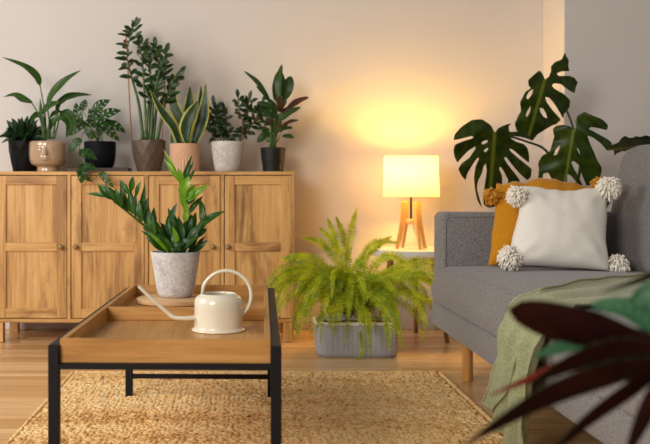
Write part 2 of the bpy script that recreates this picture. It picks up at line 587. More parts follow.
for (a, b_, kx) in ((-4.5, 66.8, 61), (71.1, 144.2, 76), (148.8, 220.1, 213), (224.6, 291, 228)):
    X0, X1 = sx(a)+.001, sx(b_)-.001
    z0, z1 = .1215, .831
    st = .050
    q = MB()
    q.rbox(X0, X0+st, CF+.002, CF+.020, z0, z1, .0012, 1, 0)
    q.rbox(X1-st, X1, CF+.002, CF+.020, z0, z1, .0012, 1, 0)
    for (za, zb) in ((z0, z0+.048), (.455, .498), (z1-.044, z1)):
        q.rbox(X0+st, X1-st, CF+.002, CF+.020, za, zb, .0012, 1, 1)
    q.rbox(X0+st-.002, X1-st+.002, CF+.0115, CF+.017, z0+.02, z1-.02, 0, 1, 0)
    dr = q.build('door', [M_oakV, M_oakH], side, 'auto')
    kX = sx(kx); kz = .477
    q = MB()
    prof = [(.005, 0), (.0055, .006), (.0075, .009), (.0125, .013), (.0135, .018), (.0115, .0225), (.006, .025), (.0001, .0255)]
    n0 = len(q.v); q.lathe(prof, (0, 0, 0), 20)
    q.v = [(kX+v_[0], CF+.002-v_[2], kz+v_[1]) for v_ in q.v]
    q.build('knob', M_knob, dr)

# ------------------------------------------------------------ pots
SC = 193.4
ZC = ZT+.0005
def cx_(px): return (px-240)/SC


def pot_profile(r0, r1, h, t=.006, curve=.0, lip=0):
    """outer wall up, lip, inner wall down to the soil"""
    p = []
    for i in range(9):
        u = i/8
        r = r0+(r1-r0)*u+curve*math.sin(PI*u)
        if i == 0: p.append((r-.004, 0))
        p.append((r, .003+u*(h-.006)))
    rt = r1
    p += [(rt-.001, h-.001), (rt-t*.5, h), (rt-t, h-.002), (rt-t-.001, h*.80)]
    return p


def soil(parent, c, r, z):
    q = MB(); q.lathe([(r, 0), (r*.7, .004), (r*.3, .006), (.0001, .006)], (c[0], c[1], z), 20)
    return q.build('soil', M_soil, parent)


def facet_pot(q, c, rings, n, rim_t=.006):
    """triangulated facets: every second ring turned half a step"""
    vs = []; fs = []
    for j, (r, z) in enumerate(rings):
        for k in range(n):
            th = 2*PI*(k+(.5 if j % 2 else 0))/n+.2
            vs.append((c[0]+r*math.cos(th), c[1]+r*math.sin(th), c[2]+z))
    for j in range(len(rings)-1):
        for k in range(n):
            k2 = (k+1) % n
            a, b2, c2, d2 = j*n+k, j*n+k2, (j+1)*n+k, (j+1)*n+k2
            if j % 2: fs += [(a, b2, d2), (a, d2, c2)]
            else: fs += [(a, b2, c2), (b2, d2, c2)]
    # rim and inner wall
    J = len(rings)-1; r, z = rings[-1]; base = len(vs)
    for (rr, zz) in ((r-rim_t, z), (r-rim_t-.002, z-.03)):
        for k in range(n):
            th = 2*PI*(k+(.5 if J % 2 else 0))/n+.2
            vs.append((c[0]+rr*math.cos(th), c[1]+rr*math.sin(th), c[2]+zz))
    for k in range(n):
        k2 = (k+1) % n
        fs += [(J*n+k, J*n+k2, base+k2, base+k), (base+k, base+k2, base+n+k2, base+n+k)]
    fs.append(tuple(range(n))[::-1])
    q.add(vs, fs)


R = random.Random(11)


def spray(lf, stm, pts, n, Lf, Wf, t0=.2, ang=.9, nrm=(0, -1, .3), rs=(.004, .002), jit=.25, prof='lance', mi=0, term=True, droop=0., fold=.2, rot=.5, grow=0.2):
    path = smooth(pts, 24)
    if stm is not None: stm.tube(path, [rs[0]+(rs[1]-rs[0])*i/24 for i in range(25)], 7)
    for i in range(n):
        t = t0+(1-t0)*(i+.5*R.random())/n
        k = min(int(t*24), 23)
        p = path[k].lerp(path[k+1], t*24-k)
        tg = (path[k+1]-path[k]).normalized()
        nn = V(nrm)+V((R.uniform(-jit, jit), R.uniform(-jit, jit), R.uniform(-jit, jit)))
        nn = Matrix.Rotation(R.uniform(-rot, rot)*1.6, 3, tg) @ nn
        sd = tg.cross(nn).normalized()*(1 if i % 2 else -1)
        a = ang*(1-grow*t)+R.uniform(-.15, .15)
        d = tg*math.cos(a)+sd*math.sin(a)+V((0, 0, -droop*R.random()))
        d.normalize()
        ll = Lf*R.uniform(.8, 1.1)*(1-.25*abs(t-.55)*1.2)
        nf = (nn+V((0, 0, .25))).normalized()
        if abs(nf.dot(d)) > .9: nf = V((0, -.3, 1))
        lf.leaf([p, p+d*ll], Wf*R.uniform(.85, 1.1), nf, R.uniform(.02, .10), fold, prof, 7, mi)
    if term:
        tg = (path[-1]-path[-2]).normalized()
        lf.leaf([path[-1]-tg*.003, path[-1]+tg*Lf], Wf, nrm, .05, fold, prof, 7, mi)


# --- 1 black faceted pot at the far left
X = cx_(24)
t = thing('potted_dracaena', (X, 4.89, ZC), 'dark bushy plant in a tapered black faceted pot, leftmost on the sideboard', 'plant', None)
q = MB(); facet_pot(q, (X, 4.89, ZC), [(.062, 0), (.076, .055), (.084, .11), (.090, .160)], 10); q.build('pot', M_blackpot, t, False)
soil(t, (X, 4.89), .083, ZC+.147)
q = MB()
for i in range(64):
    az = R.uniform(0, 2*PI); el = R.uniform(.15, 1.45)
    b0 = V((X+.035*math.cos(az)*R.random(), 4.89+.03*math.sin(az), ZC+.150))
    Lh = R.uniform(.10, .145)*(1.1 if el > 1 else 1)
    d = V((math.cos(az)*math.cos(el), math.sin(az)*math.cos(el)*.8, math.sin(el)))
    mid = b0+d*Lh*.55+V((0, 0, .012)); tip = b0+d*Lh+V((0, 0, -.018*math.cos(el)))
    q.leaf([b0, mid, tip], R.uniform(.024, .036), (d.z*-.3, -1, .4+.3*R.random()), 0, .3, 'lance', 7)
q.build('foliage', M_dark, t)

# --- 2 face pot
X = cx_(49); c = (X, 4.84, ZC)
t = thing('potted_bird_of_paradise', c, 'long-leaved plant in a glossy beige pot moulded with a face', 'plant')
prof = [(.055, 0), (.057, .004), (.056, .018), (.057, .024), (.070, .030), (.086, .040), (.0945, .060), (.097, .090), (.097, .120), (.0955, .146), (.093, .154), (.089, .1565), (.085, .153), (.084, .13)]
pp = []
for i in range(len(prof)-1):
    for s_ in range(5):
        u = s_/5; pp.append((prof[i][0]*(1-u)+prof[i+1][0]*u, prof[i][1]*(1-u)+prof[i+1][1]*u))
pp.append(prof[-1])
def facefn(th, r, z):
    if r < .086 or z < .04: return r, z
    a = (th-1.5*PI-.06)
    s_ = a*.097
    G = lambda x, y, w, h: math.exp(-(x/w)**2-(y/h)**2)
    dr_ = .0
    if z < .153:
        nz = max(0, min(1, (.130-z)/.042))
        dr_ += .020*nz*math.exp(-(s_/(.0045+.0055*nz))**2)*(1/(1+math.exp((.088-z-0)*-900)) if False else (1 if z > .088 else math.exp(-((.088-z)/.004)**2)))
        dr_ += .011*G(s_, z-.073, .017, .0045)+.011*G(s_, z-.062, .014, .005)
        dr_ -= .005*G(s_, z-.068, .017, .002)
        dr_ += .004*(G(s_-.03, z-.124, .02, .006)+G(s_+.03, z-.124, .02, .006))
        dr_ += .003*(G(s_-.03, z-.108, .014, .006)+G(s_+.03, z-.108, .014, .006))
    return r+dr_, z
q = MB(); q.lathe(pp, c, 220, fn=facefn); q.build('pot', M_face, t)
soil(t, c, .084, ZC+.14)
D = 4.84
blades = [([(40, 85), (36, 76), (24, 66), (2, 57)], 9, (.3, -1, .8)), ([(32, 103), (24, 100), (15, 95), (3, 97)], 8.5, (0, -1, .9)),
          ([(47, 105), (54, 92), (66, 80), (81, 70)], 10, (-.4, -1, .5)), ([(60, 104), (66, 98), (78, 95), (92, 95)], 9, (0, -1, .8)),
          ([(42, 114), (48, 107), (55, 104), (60, 103)], 9, (0, -1, .6)), ([(50, 118), (55, 113), (60, 112), (66, 113)], 6, (0, -1, 1)),
          ([(60, 113), (67, 116), (71, 125), (66, 138)], 14, (.2, -1, .3)), ([(44, 128), (42, 118), (41, 108), (40, 98)], 4.5, (-.3, -1, 0)),
          ([(44, 118), (38, 115), (33, 118), (30, 125)], 7, (0, -1, .4)), ([(56, 112), (58, 105), (60, 100), (64, 96)], 5, (.4, -1, 0)),
          ([(48, 132), (53, 122), (60, 118), (64, 122)], 7, (0, -1, .4))]
st = [[(46, 139), (45, 115), (40, 85)], [(44, 139), (40, 118), (32, 103)], [(49, 139), (49, 120), (47, 105)], [(52, 139), (56, 120), (60, 104)],
      [(47, 139), (45, 126), (42, 114)], [(50, 139), (50, 128), (50, 118)], [(54, 139), (58, 124), (60, 113)], [(45, 139), (45, 134), (44, 128)], [(45, 139), (46, 128), (44, 118)], [(53, 139), (55, 124), (56, 112)], [(47, 139), (47, 136), (48, 132)]]
for i, ((bl, w, nr), s_) in enumerate(zip(blades, st)):
    dd = D+R.uniform(-.05, .05)
    q = MB(); q.tube(smooth([P(x, y, D+(dd-D)*k/2) for k, (x, y) in enumerate(s_)], 10), [.006-.003*k/10 for k in range(11)], 6)
    so = q.build('stalk', M_stem, t)
    q = MB(); q.leaf([P(x, y, dd+(.02*(k-1) if i % 2 else -.02*(k-1))) for k, (x, y) in enumerate(bl)], w/SC, nr, 0, .25, 'lance', 14, wave=.03, seed=i); q.build('leaf', M_strel, t)

# --- board and 3 black pot with holed leaves
X = cx_(100)
q = MB(); q.rbox(cx_(69), cx_(130), 4.78, 4.94, ZC, ZC+.021, .002, 1); o = q.build('board', M_dkboard, None, 'auto', (X, 4.86, ZC)); tag(o, 'thin dark wooden board under the black pot on the sideboard', 'board')
zb = ZC+.0215
c = (X, 4.86, zb)
t = thing('potted_monstera_adansonii', c, 'trailing plant with holed leaves in a round matte black pot on a dark board', 'plant')
q = MB(); q.lathe([(.058, 0), (.064, .003), (.071, .012), (.077, .03), (.081, .07), (.0825, .125), (.0825, .133), (.080, .135), (.077, .133), (.076, .11)], c, 48); q.build('pot', M_matteblack, t)
soil(t, c, .076, zb+.12)


def cdt_leaf(outline, holes, step):
    """triangulate an outline with holes and interior points; returns 2D verts and faces"""
    def inside(p, poly):
        r_ = False; j = len(poly)-1
        for i in range(len(poly)):
            if (poly[i][1] > p[1]) != (poly[j][1] > p[1]) and p[0] < (poly[j][0]-poly[i][0])*(p[1]-poly[i][1])/(poly[j][1]-poly[i][1])+poly[i][0]: r_ = not r_
            j = i
        return r_
    vs = []; es = []
    for poly in [outline]+holes:
        s0 = len(vs)
        for i, p in enumerate(poly):
            vs.append(V(p)); es.append((s0+i, s0+(i+1) % len(poly)))
    xs = [p[0] for p in outline]; ys = [p[1] for p in outline]
    y = min(ys)+step/2; row = 0
    while y < max(ys):
        x = min(xs)+(step/2 if row % 2 else step)
        while x < max(xs):
            if inside((x, y), outline) and not any(inside((x, y), h) for h in holes): vs.append(V((x, y)))
            x += step
        y += step; row += 1
    ov, oe, of, *_ = delaunay_2d_cdt(vs, es, [], 0, 1e-5)
    fs = []
    for f in of:
        cc = sum((ov[i] for i in f), V((0, 0)))/len(f)
        if inside(cc, outline) and not any(inside(cc, h) for h in holes): fs.append(tuple(f))
    return ov, fs


def smooth_poly(poly, it=1):
    for _ in range(it):
        o_ = []
        for i in range(len(poly)):
            a, b2 = poly[i], poly[(i+1) % len(poly)]
            o_ += [(a[0]*.88+b2[0]*.12, a[1]*.88+b2[1]*.12), (a[0]*.12+b2[0]*.88, a[1]*.12+b2[1]*.88)]
        poly = o_
    return poly


# unit leaf: x -0.5..0.5, y 0..1
ado = [(0, .02), (.12, -.03), (.3, .03), (.43, .2), (.47, .4), (.4, .62), (.25, .8), (.1, .93), (0, 1.0), (-.1, .92), (-.27, .78), (-.41, .6), (-.47, .4), (-.42, .18), (-.28, .02), (-.12, -.03)]
adh = []
for sg in (-1, 1):
    for (y, x0, x1) in ((.20, .13, .33), (.42, .11, .38), (.64, .09, .27)):
        adh.append([(sg*x0, y-.012), (sg*(x0+x1)/2, y+.012), (sg*x1, y+.065), (sg*(x1-.02), y+.10), (sg*(x0+x1)/2, y+.085), (sg*x0, y+.035)])
AV, AF = cdt_leaf(ado, adh, .16)


def holed_leaf(q, base, tip, w, nrm, curl=.12, fold=.25):
    base, tip = V(base), V(tip); ax = tip-base; Ln = ax.length; ax.normalize()
    nrm = V(nrm); sd = ax.cross(nrm).normalized(); nn = sd.cross(ax)
    vs = []; uv = []
    for p in AV:
        x, y = p
        vs.append(base+ax*(y*Ln)+sd*(x*w)+nn*(curl*Ln*math.sin(PI*y)+fold*abs(x)*w*.6-.1*Ln*y*y)); uv.append((x+.5, y))
    q.add(vs, AF, uv)


lv = [((81, 123), (75, 102), 10), ((93, 111), (110, 99), 11), ((99, 119), (121, 109), 12), ((104, 123), (127, 132), 12), ((96, 127), (89, 108), 11),
      ((85, 122), (67, 136), 10), ((81, 139), (68, 153), 10), ((79, 152), (98, 159), 12), ((80, 168), (97, 168), 10), ((84, 164), (81, 184), 11),
      ((101, 172), (114, 188), 8), ((103, 126), (120, 141), 9), ((97, 126), (115, 121), 11), ((84, 124), (92, 136), 8), ((92, 118), (103, 107), 10), ((86, 126), (96, 118), 9),
      ((94, 138), (86, 126), 8), ((78, 170), (91, 181), 9), ((82, 110), (86, 99), 8), ((96, 134), (107, 127), 9)]
q = MB(); qs = MB()
for i, (a, b_, w) in enumerate(lv):
    over = a[1] > 136
    d0 = 4.64 if over else 4.86+R.uniform(-.08, .04)
    A, B = P(*a, d0), P(*b_, d0+R.uniform(-.03, .02)+(0 if over else .02))
    holed_leaf(q, A, B, w/SC, (R.uniform(-.3, .3), -1, R.uniform(.1, .7)))
    if not over: qs.tube(smooth([V((X+R.uniform(-.02, .02), 4.86, zb+.124)), (A+V((X, 4.86, zb+.124)))/2+V((0, 0, .01)), A], 8), .0018, 5)
qs.tube(smooth([V((X-.04, 4.84, zb+.125)), P(84, 132, 4.80), P(80, 145, 4.66), P(79, 160, 4.64), P(80, 174, 4.65), P(90, 181, 4.65), P(101, 172, 4.65)], 30), .002, 6)
q.build('foliage', M_adan, t); qs.build('stem', M_stem, t)

# --- 4 brown faceted pot with tall stems
X = cx_(148.5); c = (X, 4.87, ZC)
t = thing('potted_zamioculcas', c, 'tallest plant on the sideboard, upright stems with small leaves in a brown faceted pot', 'plant')
q = MB(); facet_pot(q, c, [(.060, 0), (.070, .038), (.080, .078), (.0875, .118), (.0905, .162)], 12); q.build('pot', M_brownpot, t, False)
soil(t, c, .083, ZC+.150)
q = MB(); qs = MB()
sts = [([(143, 140), (139, 105), (131, 75), (127, 55), (130, 36)], 18), ([(147, 140), (145, 105), (143, 70), (140, 44)], 14), ([(150, 140), (151, 100), (149, 65), (142, 42)], 18),
       ([(153, 140), (157, 100), (159, 70), (156, 46)], 18), ([(157, 140), (163, 112), (169, 90), (180, 74)], 18), ([(151, 140), (153, 105), (158, 78), (166, 52)], 18), ([(145, 140), (148, 112), (150, 88), (151, 62)], 12)]
for i, (s_, n_) in enumerate(sts):
    dd = 4.87+R.uniform(-.05, .05)
    spray(q, qs, [P(x, y, 4.87+(dd-4.87)*k) for k, (x, y) in enumerate(s_)], n_-1, .052, .026, .40, 1.25, (R.uniform(-.5, .5), -1, .3), (.0095, .002), .4, 'ell', rot=.9)
spray(q, qs, [P(130, 36, 4.87), P(133, 28, 4.87), P(135, 23, 4.87)], 6, .036, .016, .1, .8, rs=(.003, .0015), prof='ell')
for (a, b_) in (((144, 46), (149, 38)), ((146, 52), (158, 47)), ((150, 58), (163, 51)), ((156, 50), (166, 52)), ((158, 56), (168, 62)), ((140, 66), (134, 60)), ((141, 84), (133, 80)), ((168, 94), (181, 92)), ((162, 100), (176, 100)), ((160, 82), (172, 76)), ((155, 92), (147, 84)), ((164, 76), (174, 68)), ((130, 37), (117, 34)), ((129, 46), (115, 44)), ((128, 54), (116, 53)), ((127, 60), (114, 58)), ((129, 68), (118, 70)), ((130, 76), (119, 77)), ((131, 30), (124, 26)), ((130, 33), (122, 31)), ((134, 27), (141, 18)), ((134, 32), (143, 24)), ((135, 38), (142, 31)), ((158, 62), (170, 56)), ((160, 72), (174, 64)), ((168, 88), (180, 84)), ((172, 82), (185, 79)), ((176, 76), (185, 70)), ((165, 96), (178, 92))):
    q.leaf([P(*a, 4.86), P(*b_, 4.84)], .024, (R.uniform(-.4, .4), -1, R.uniform(.1, 1)), .06, .2, 'ell', 7)
q.build('foliage', M_zzdk, t); qs.build('stem', M_stem, t)
q = MB()
for i in range(60):
    a = R.uniform(0, 2*PI); rr = R.uniform(0, .07); p = V((X+rr*math.cos(a), 4.87+rr*math.sin(a), ZC+.155+R.uniform(0, .012)))
    q.rbox(-.009, .009, -.006, .006, -.004, .004, .002, 1, M=Matrix.Translation(p) @ Matrix.Rotation(R.uniform(0, 6), 4, 'Z') @ Matrix.Rotation(R.uniform(-.7, .7), 4, 'X'))
tag(q.build('bark_mulch', M_stembr, t, False), kind='stuff')
for (a, b_) in (((131.5, 140), (126, 31)), ((162, 140), (167, 44))):
    q = MB(); q.tube([P(*a, 4.85), P(*b_, 4.88)], .0035, 8); q.build('support_stake', M_stake, t)

# --- 5 snake plant
X = cx_(184.5); c = (X, 4.85, ZC)
t = thing('potted_snake_plant', c, 'snake plant with yellow-edged leaves in a blush clay pot with arch relief', 'plant')
def archfn(th, r, z):
    if r < .07 or z > .142: return r, z
    a = (th-1.5*PI); s_ = a*.077
    for cx0 in (0, -.155, .155):
        u = s_-cx0
        rad = math.hypot(u, max(0, z-.062)*1.0) if z > .062 else abs(u)
        if rad < .054 and z > .004: r += .0022*math.sin(rad/.0105*2*PI*.75+.8)
    return r, z
pr = [(.072, 0)]+[(.0755+.0015*i/44, .002+.140*i/44) for i in range(45)]+[(.0765, .1445), (.0735, .1455), (.071, .143), (.070, .12)]
q = MB(); q.lathe(pr, c, 200, fn=archfn); q.build('pot', M_pink, t)
soil(t, c, .070, ZC+.13)
for i, (pts, w, nr, dd) in enumerate([
    ([(179, 144), (173, 127), (162, 112), (150, 90)], 9, (.5, -1, .1), 4.82),
    ([(180, 144), (183, 124), (174, 104), (174, 74)], 12, (-.3, -1, 0), 4.87),
    ([(187, 144), (186, 128), (191, 115), (198, 101)], 14, (.1, -1, .2), 4.81),
    ([(194, 144), (200, 128), (204, 112), (206, 84)], 13, (-.3, -1, 0), 4.85),
    ([(187, 144), (188, 122), (189, 106), (190, 86)], 12, (.2, -1, 0), 4.90),
    ([(196, 144), (199, 120), (200, 105), (201, 85)], 8, (.3, -1, 0), 4.88),
    ([(173, 144), (172, 141), (171.5, 138), (171, 134)], 4, (0, -1, 0), 4.84)]):
    q = MB(); q.leaf([P(x, y, dd) for x, y in pts], w/SC, nr, 0, .25, 'pad' if i == 2 else 'strap', 18, wave=.04, seed=i*2)
    lo = q.build('leaf', M_snake, t)
    md = lo.modifiers.new('thick', 'SOLIDIFY'); md.thickness = .0025; md.offset = 0

# --- 6 mottled pot with bushy plant
X = cx_(227.5); c = (X, 4.85, ZC)
t = thing('potted_schefflera', c, 'small-leaved bushy plant in a rough whitish tapered pot on the sideboard', 'plant')
q = MB(); q.lathe([(.054, 0), (.060, .004), (.066, .02), (.072, .05), (.078, .09), (.083, .135), (.0845, .150), (.084, .155), (.080, .1565), (.077, .154), (.075, .13)], c, 48); q.build('pot', M_stone2, t)
soil(t, c, .075, ZC+.14)
q = MB(); qs = MB()
for (s_, n_, Ll) in (([(221, 142), (218, 128), (215, 116), (214, 106)], 26, .052), ([(224, 142), (222, 130), (225, 120), (224, 112)], 18, .046), ([(238, 142), (244, 125), (247, 112), (249, 102)], 24, .055), ([(240, 142), (243, 125), (239, 108), (238, 98)], 10, .042), ([(240, 142), (250, 128), (256, 118), (262, 104)], 20, .050), ([(216, 141), (213, 136), (210, 130), (210, 122)], 12, .045), ([(228, 141), (230, 138), (229, 133), (226, 130)], 8, .045)):
    dd = 4.85+R.uniform(-.04, .04)
    spray(q, qs, [P(x, y, dd) for x, y in s_], n_+12, Ll*1.15, .021, .12, 1.5, (R.uniform(-.3, .3), -1, .5), (.0035, .002), .5, 'obov', droop=.75, rot=1.4, grow=.6)
q.build('foliage', M_jade, t); qs.build('stem', M_stembr, t)

# --- 7 calathea, dark pot
X = cx_(273); c = (X, 4.85, ZC)
t = thing('potted_calathea', c, 'patterned broad-leaved plant in a banded charcoal pot, rightmost on the sideboard', 'plant')
q = MB(); q.lathe([(.050, 0), (.0535, .002), (.0575, .050), (.058, .053), (.0605, .055), (.066, .119), (.0665, .124), (.064, .1255), (.0615, .123), (.060, .10)], c, 48); q.build('pot', M_grey, t, 'auto')
soil(t, c, .0605, ZC+.11)
cl = [((276, 101), (280, 70), 13, 0, (.2, -1, .2)), ((279, 100), (282, 64), 8, 0, (-.6, -1, 0)), ((284, 100), (291, 76), 12, 0, (0, -1, .2)), ((284, 112), (309, 97), 8, 1, (0, -1, 1)),
      ((274, 108), (252, 112), 12, 0, (0, -1, .6)), ((270, 101), (244, 71), 6, 0, (.3, -1, .8)), ((278, 122), (301, 107), 7, 0, (0, -1, .8)), ((280, 127), (299, 120), 5, 1, (0, -1, 1)),
      ((282, 136), (294, 138), 6, 0, (0, -1, .8)), ((270, 124), (258, 122), 5, 0, (0, -1, .9)), ((270, 130), (255, 129), 5, 0, (0, -1, .9)), ((268, 134), (257, 142), 8, 0, (0, -1, .5)),
      ((283, 130), (293, 128), 5, 0, (0, -1, 1)), ((277, 118), (268, 108), 9, 0, (-.3, -1, .5)), ((281, 118), (290, 108), 9, 1, (.3, -1, .5)), ((277, 112), (268, 99), 7, 0, (-.3, -1, .5)),
      ((280, 112), (279, 96), 8, 1, (.3, -1, .1)), ((276, 128), (266, 118), 7, 0, (-.3, -1, .5)), ((272, 138), (262, 130), 6, 0, (0, -1, .5)), ((278, 132), (288, 124), 6, 0, (0, -1, .5)), ((272, 102), (262, 98), 4, 0, (0, -1, .9)),
      ((271, 108), (257, 103), 8, 0, (0, -1, .9)), ((275, 116), (262, 116), 8, 0, (0, -1, .8)), ((277, 110), (286, 98), 8, 0, (.3, -1, .3)), ((276, 122), (285, 114), 8, 0, (.2, -1, .6)),
          ((272, 132), (281, 120), 8, 0, (.2, -1, .6)), ((273, 138), (266, 142), 5, 0, (0, -1, .5)), ((270, 112), (262, 106), 8, 0, (.2, -1, .6)), ((268, 100), (256, 86), 5, 0, (.2, -1, .7)), ((274, 120), (264, 126), 6, 1, (0, -1, .7))]
for i, (a, b_, w, mt, nr) in enumerate(cl):
    dd = 4.85+R.uniform(-.05, .05)
    A, B = P(*a, dd), P(*b_, dd+R.uniform(-.03, .03))
    q = MB(); q.leaf([A, B], w/SC, nr, .10, .2, 'ell', 12, wave=.03, seed=i); lo = q.build('leaf', M_calred if mt else M_cal, t)
    if mt: lo['label'] = 'brownish red leaf'
    q = MB(); q.tube(smooth([V((X+R.uniform(-.02, .02), 4.85, ZC+.112)), (V((X, 4.85, ZC+.112))+A)/2+V((0, 0, .008)), A], 8), [.0032-.0002*k for k in range(9)], 6); q.build('stalk', M_stem, t)

# ------------------------------------------------------------ coffee table
TR = math.radians(-1.35)   # turned slightly towards the right
tx, ty = (165-240)/F*2.19, 2.19
TM = Matrix.Translation((tx, ty, 0)) @ Matrix.Rotation(TR, 4, 'Z')
hw, Ln = .246, 1.232
tb = thing('coffee_table', (tx, ty, 0), 'oak tray-top coffee table with a black metal frame on the jute rug', 'coffee table')
ZL = .418
def tbox(q, *a, **k): q.rbox(*a, M=TM, **k)
q = MB()
tbox(q, -hw+.014, hw-.014, .014, Ln-.014, .364, .378, mi=1)
q.build('tray_bottom', [M_oakTray, M_oakTrayY], tb, 'auto')
q = MB()
tbox(q, -hw, hw, 0, .014, .362, ZL, r=.001, seg=1)
tbox(q, -hw, hw, Ln-.014, Ln, .362, ZL, r=.001, seg=1)
tbox(q, -hw+.014, hw-.014, .59, .604, .3785, ZL-.001, r=.001, seg=1)
tbox(q, -hw, -hw+.014, .014, Ln-.014, .362, ZL, r=.001, seg=1, mi=1)
tbox(q, hw-.014, hw, .014, Ln-.014, .362, ZL, r=.001, seg=1, mi=1)
q.build('tray_rim', [M_oakTray, M_oakTrayY], tb, 'auto')
q = MB(); a = hw+.004
tbox(q, -a, a, -.012, .008, .348, .3615, r=.001, seg=1)
tbox(q, -a, a, Ln-.008, Ln+.012, .344, .3615, r=.001, seg=1)
for s_ in (-1, 1):
    x = s_*(hw+.0125); tbox(q, min(x-.0115, x+.0115), max(x-.0115, x+.0115), .008, Ln-.008, .345, .4055, r=.001, seg=1)
for yy in (-.008, Ln-.006):
    tbox(q, -a, a, yy, yy+.014, .076, .092, r=.001, seg=1)
q.build('frame', M_black, tb, 'auto')
for s_ in (-1, 1):
    for yy in (-.014, Ln-.010):
        x = s_*(hw+.0125)
        q = MB(); tbox(q, x-.0125, x+.0125, yy, yy+.024, .0105, .4055, r=.0015, seg=1); q.build('leg', M_black, tb, 'auto')

# round board + stone pot with zamioculcas
bx, by = P(174, 300, 3.22).x, 3.215
q = MB(); q.lathe([(.122, 0), (.127, .003), (.128, .009), (.127, .0155), (.124, .0175), (.0001, .0178)], (bx, by, .3785), 56)
o = q.build('serving_board', M_board, None, 'auto', (bx, by, .3785)); tag(o, 'round pale wooden board under the stone pot on the tray', 'board')
px_, py_ = P(175.3, 300, 3.22).x, 3.235
zp = .3967
c = (px_, py_, zp)
t = thing('potted_zamioculcas', c, 'glossy green plant with arching stems in a speckled pale grey pot on the tray table', 'plant')
q = MB(); q.lathe([(.050, 0), (.056, .003), (.062, .014), (.067, .035), (.073, .075), (.079, .110), (.0835, .140), (.085, .150), (.0845, .154), (.082, .1555), (.079, .154), (.077, .125)], c, 64); q.build('pot', M_stone, t)
soil(t, c, .077, zp+.140)
q = MB(); qs = MB(); qn = MB()
S3 = 292.
Dp = 3.235
def pt(x, y, dz=0): return P(x, y, Dp+dz)
# left arching stem
stem = smooth([pt(172, 256), pt(160, 240), pt(141, 223, -.02), pt(120, 206, -.04), pt(108, 196, -.05)], 24)
qs.tube(stem, [.006-.0035*i/24 for i in range(25)], 8)
for (a, b_, w, dz) in [((110, 197), (86, 193.5), 4.2, -.05), ((109, 197), (98, 184), 7, -.05), ((114, 200), (105, 184), 7, -.06), ((116, 204), (110, 187), 7, -.03), ((121, 207), (115, 188), 7, -.07),
    ((124, 209), (120, 190), 6.5, -.03), ((128, 212), (120, 180), 5.5, -.02), ((130, 195), (121, 180), 5.5, -.04), ((131, 191), (133, 176), 6, -.04), ((133, 214), (129, 192), 7, -.06), ((136, 217), (136, 192), 6.5, -.01), ((136, 196), (141, 181), 5, -.03),
    ((139, 219), (145, 184), 6, -.04), ((142, 222), (139, 200), 7, -.07), ((145, 224), (149, 196), 7, -.02), ((149, 228), (148, 205), 8, -.05), ((152, 231), (154, 207), 7.5, 0), ((118, 204), (124, 193), 6, -.07), ((131, 194), (127, 190), 6, -.03),
    ((130, 212), (131, 190), 6, -.05), ((155, 234), (152, 214), 7, -.05), ((112, 199), (101, 190), 6, -.03)]:
    q.leaf([pt(*a, dz), pt(*b_, dz+R.uniform(-.02, .02))], w/S3, (R.uniform(-.6, .6), -1, R.uniform(0, .5)), .08, .28, 'lance', 9)
# upright pale new shoot
stem = smooth([pt(184, 256), pt(186, 235), pt(185, 215), pt(183, 195), pt(178, 178)], 20)
qs.tube(stem, [.005-.003*i/20 for i in range(21)], 8)
for (a, b_, w, dz, nw) in [((178, 178), (163, 149), 3.8, 0, 1), ((179, 181), (164, 159), 4.5, -.02, 1), ((181, 184), (178, 168), 7, -.03, 1), ((182, 182), (192, 155), 4.5, .02, 0), ((184, 184), (194, 161), 4, .03, 0),
    ((186, 187), (196, 168), 4, .03, 0), ((183, 190), (189, 176), 9, -.04, 1), ((184, 198), (181, 182), 8, -.03, 1), ((186, 200), (196, 184), 8, -.02, 1), ((188, 201), (209, 184), 7, -.01, 1), ((184, 208), (180, 190), 7, -.03, 1),
    ((186, 213), (183, 198), 6, -.05, 1), ((187, 204), (199, 188), 8, .02, 0), ((188, 214), (203, 196), 6, .02, 0), ((185, 222), (188, 206), 6, -.03, 1)]:
    (qn if nw else q).leaf([pt(*a, dz), pt(*b_, dz+R.uniform(-.02, .02))], w/S3, (R.uniform(-.5, .5), -1, R.uniform(0, .6)), .08, .25, 'lance', 9)
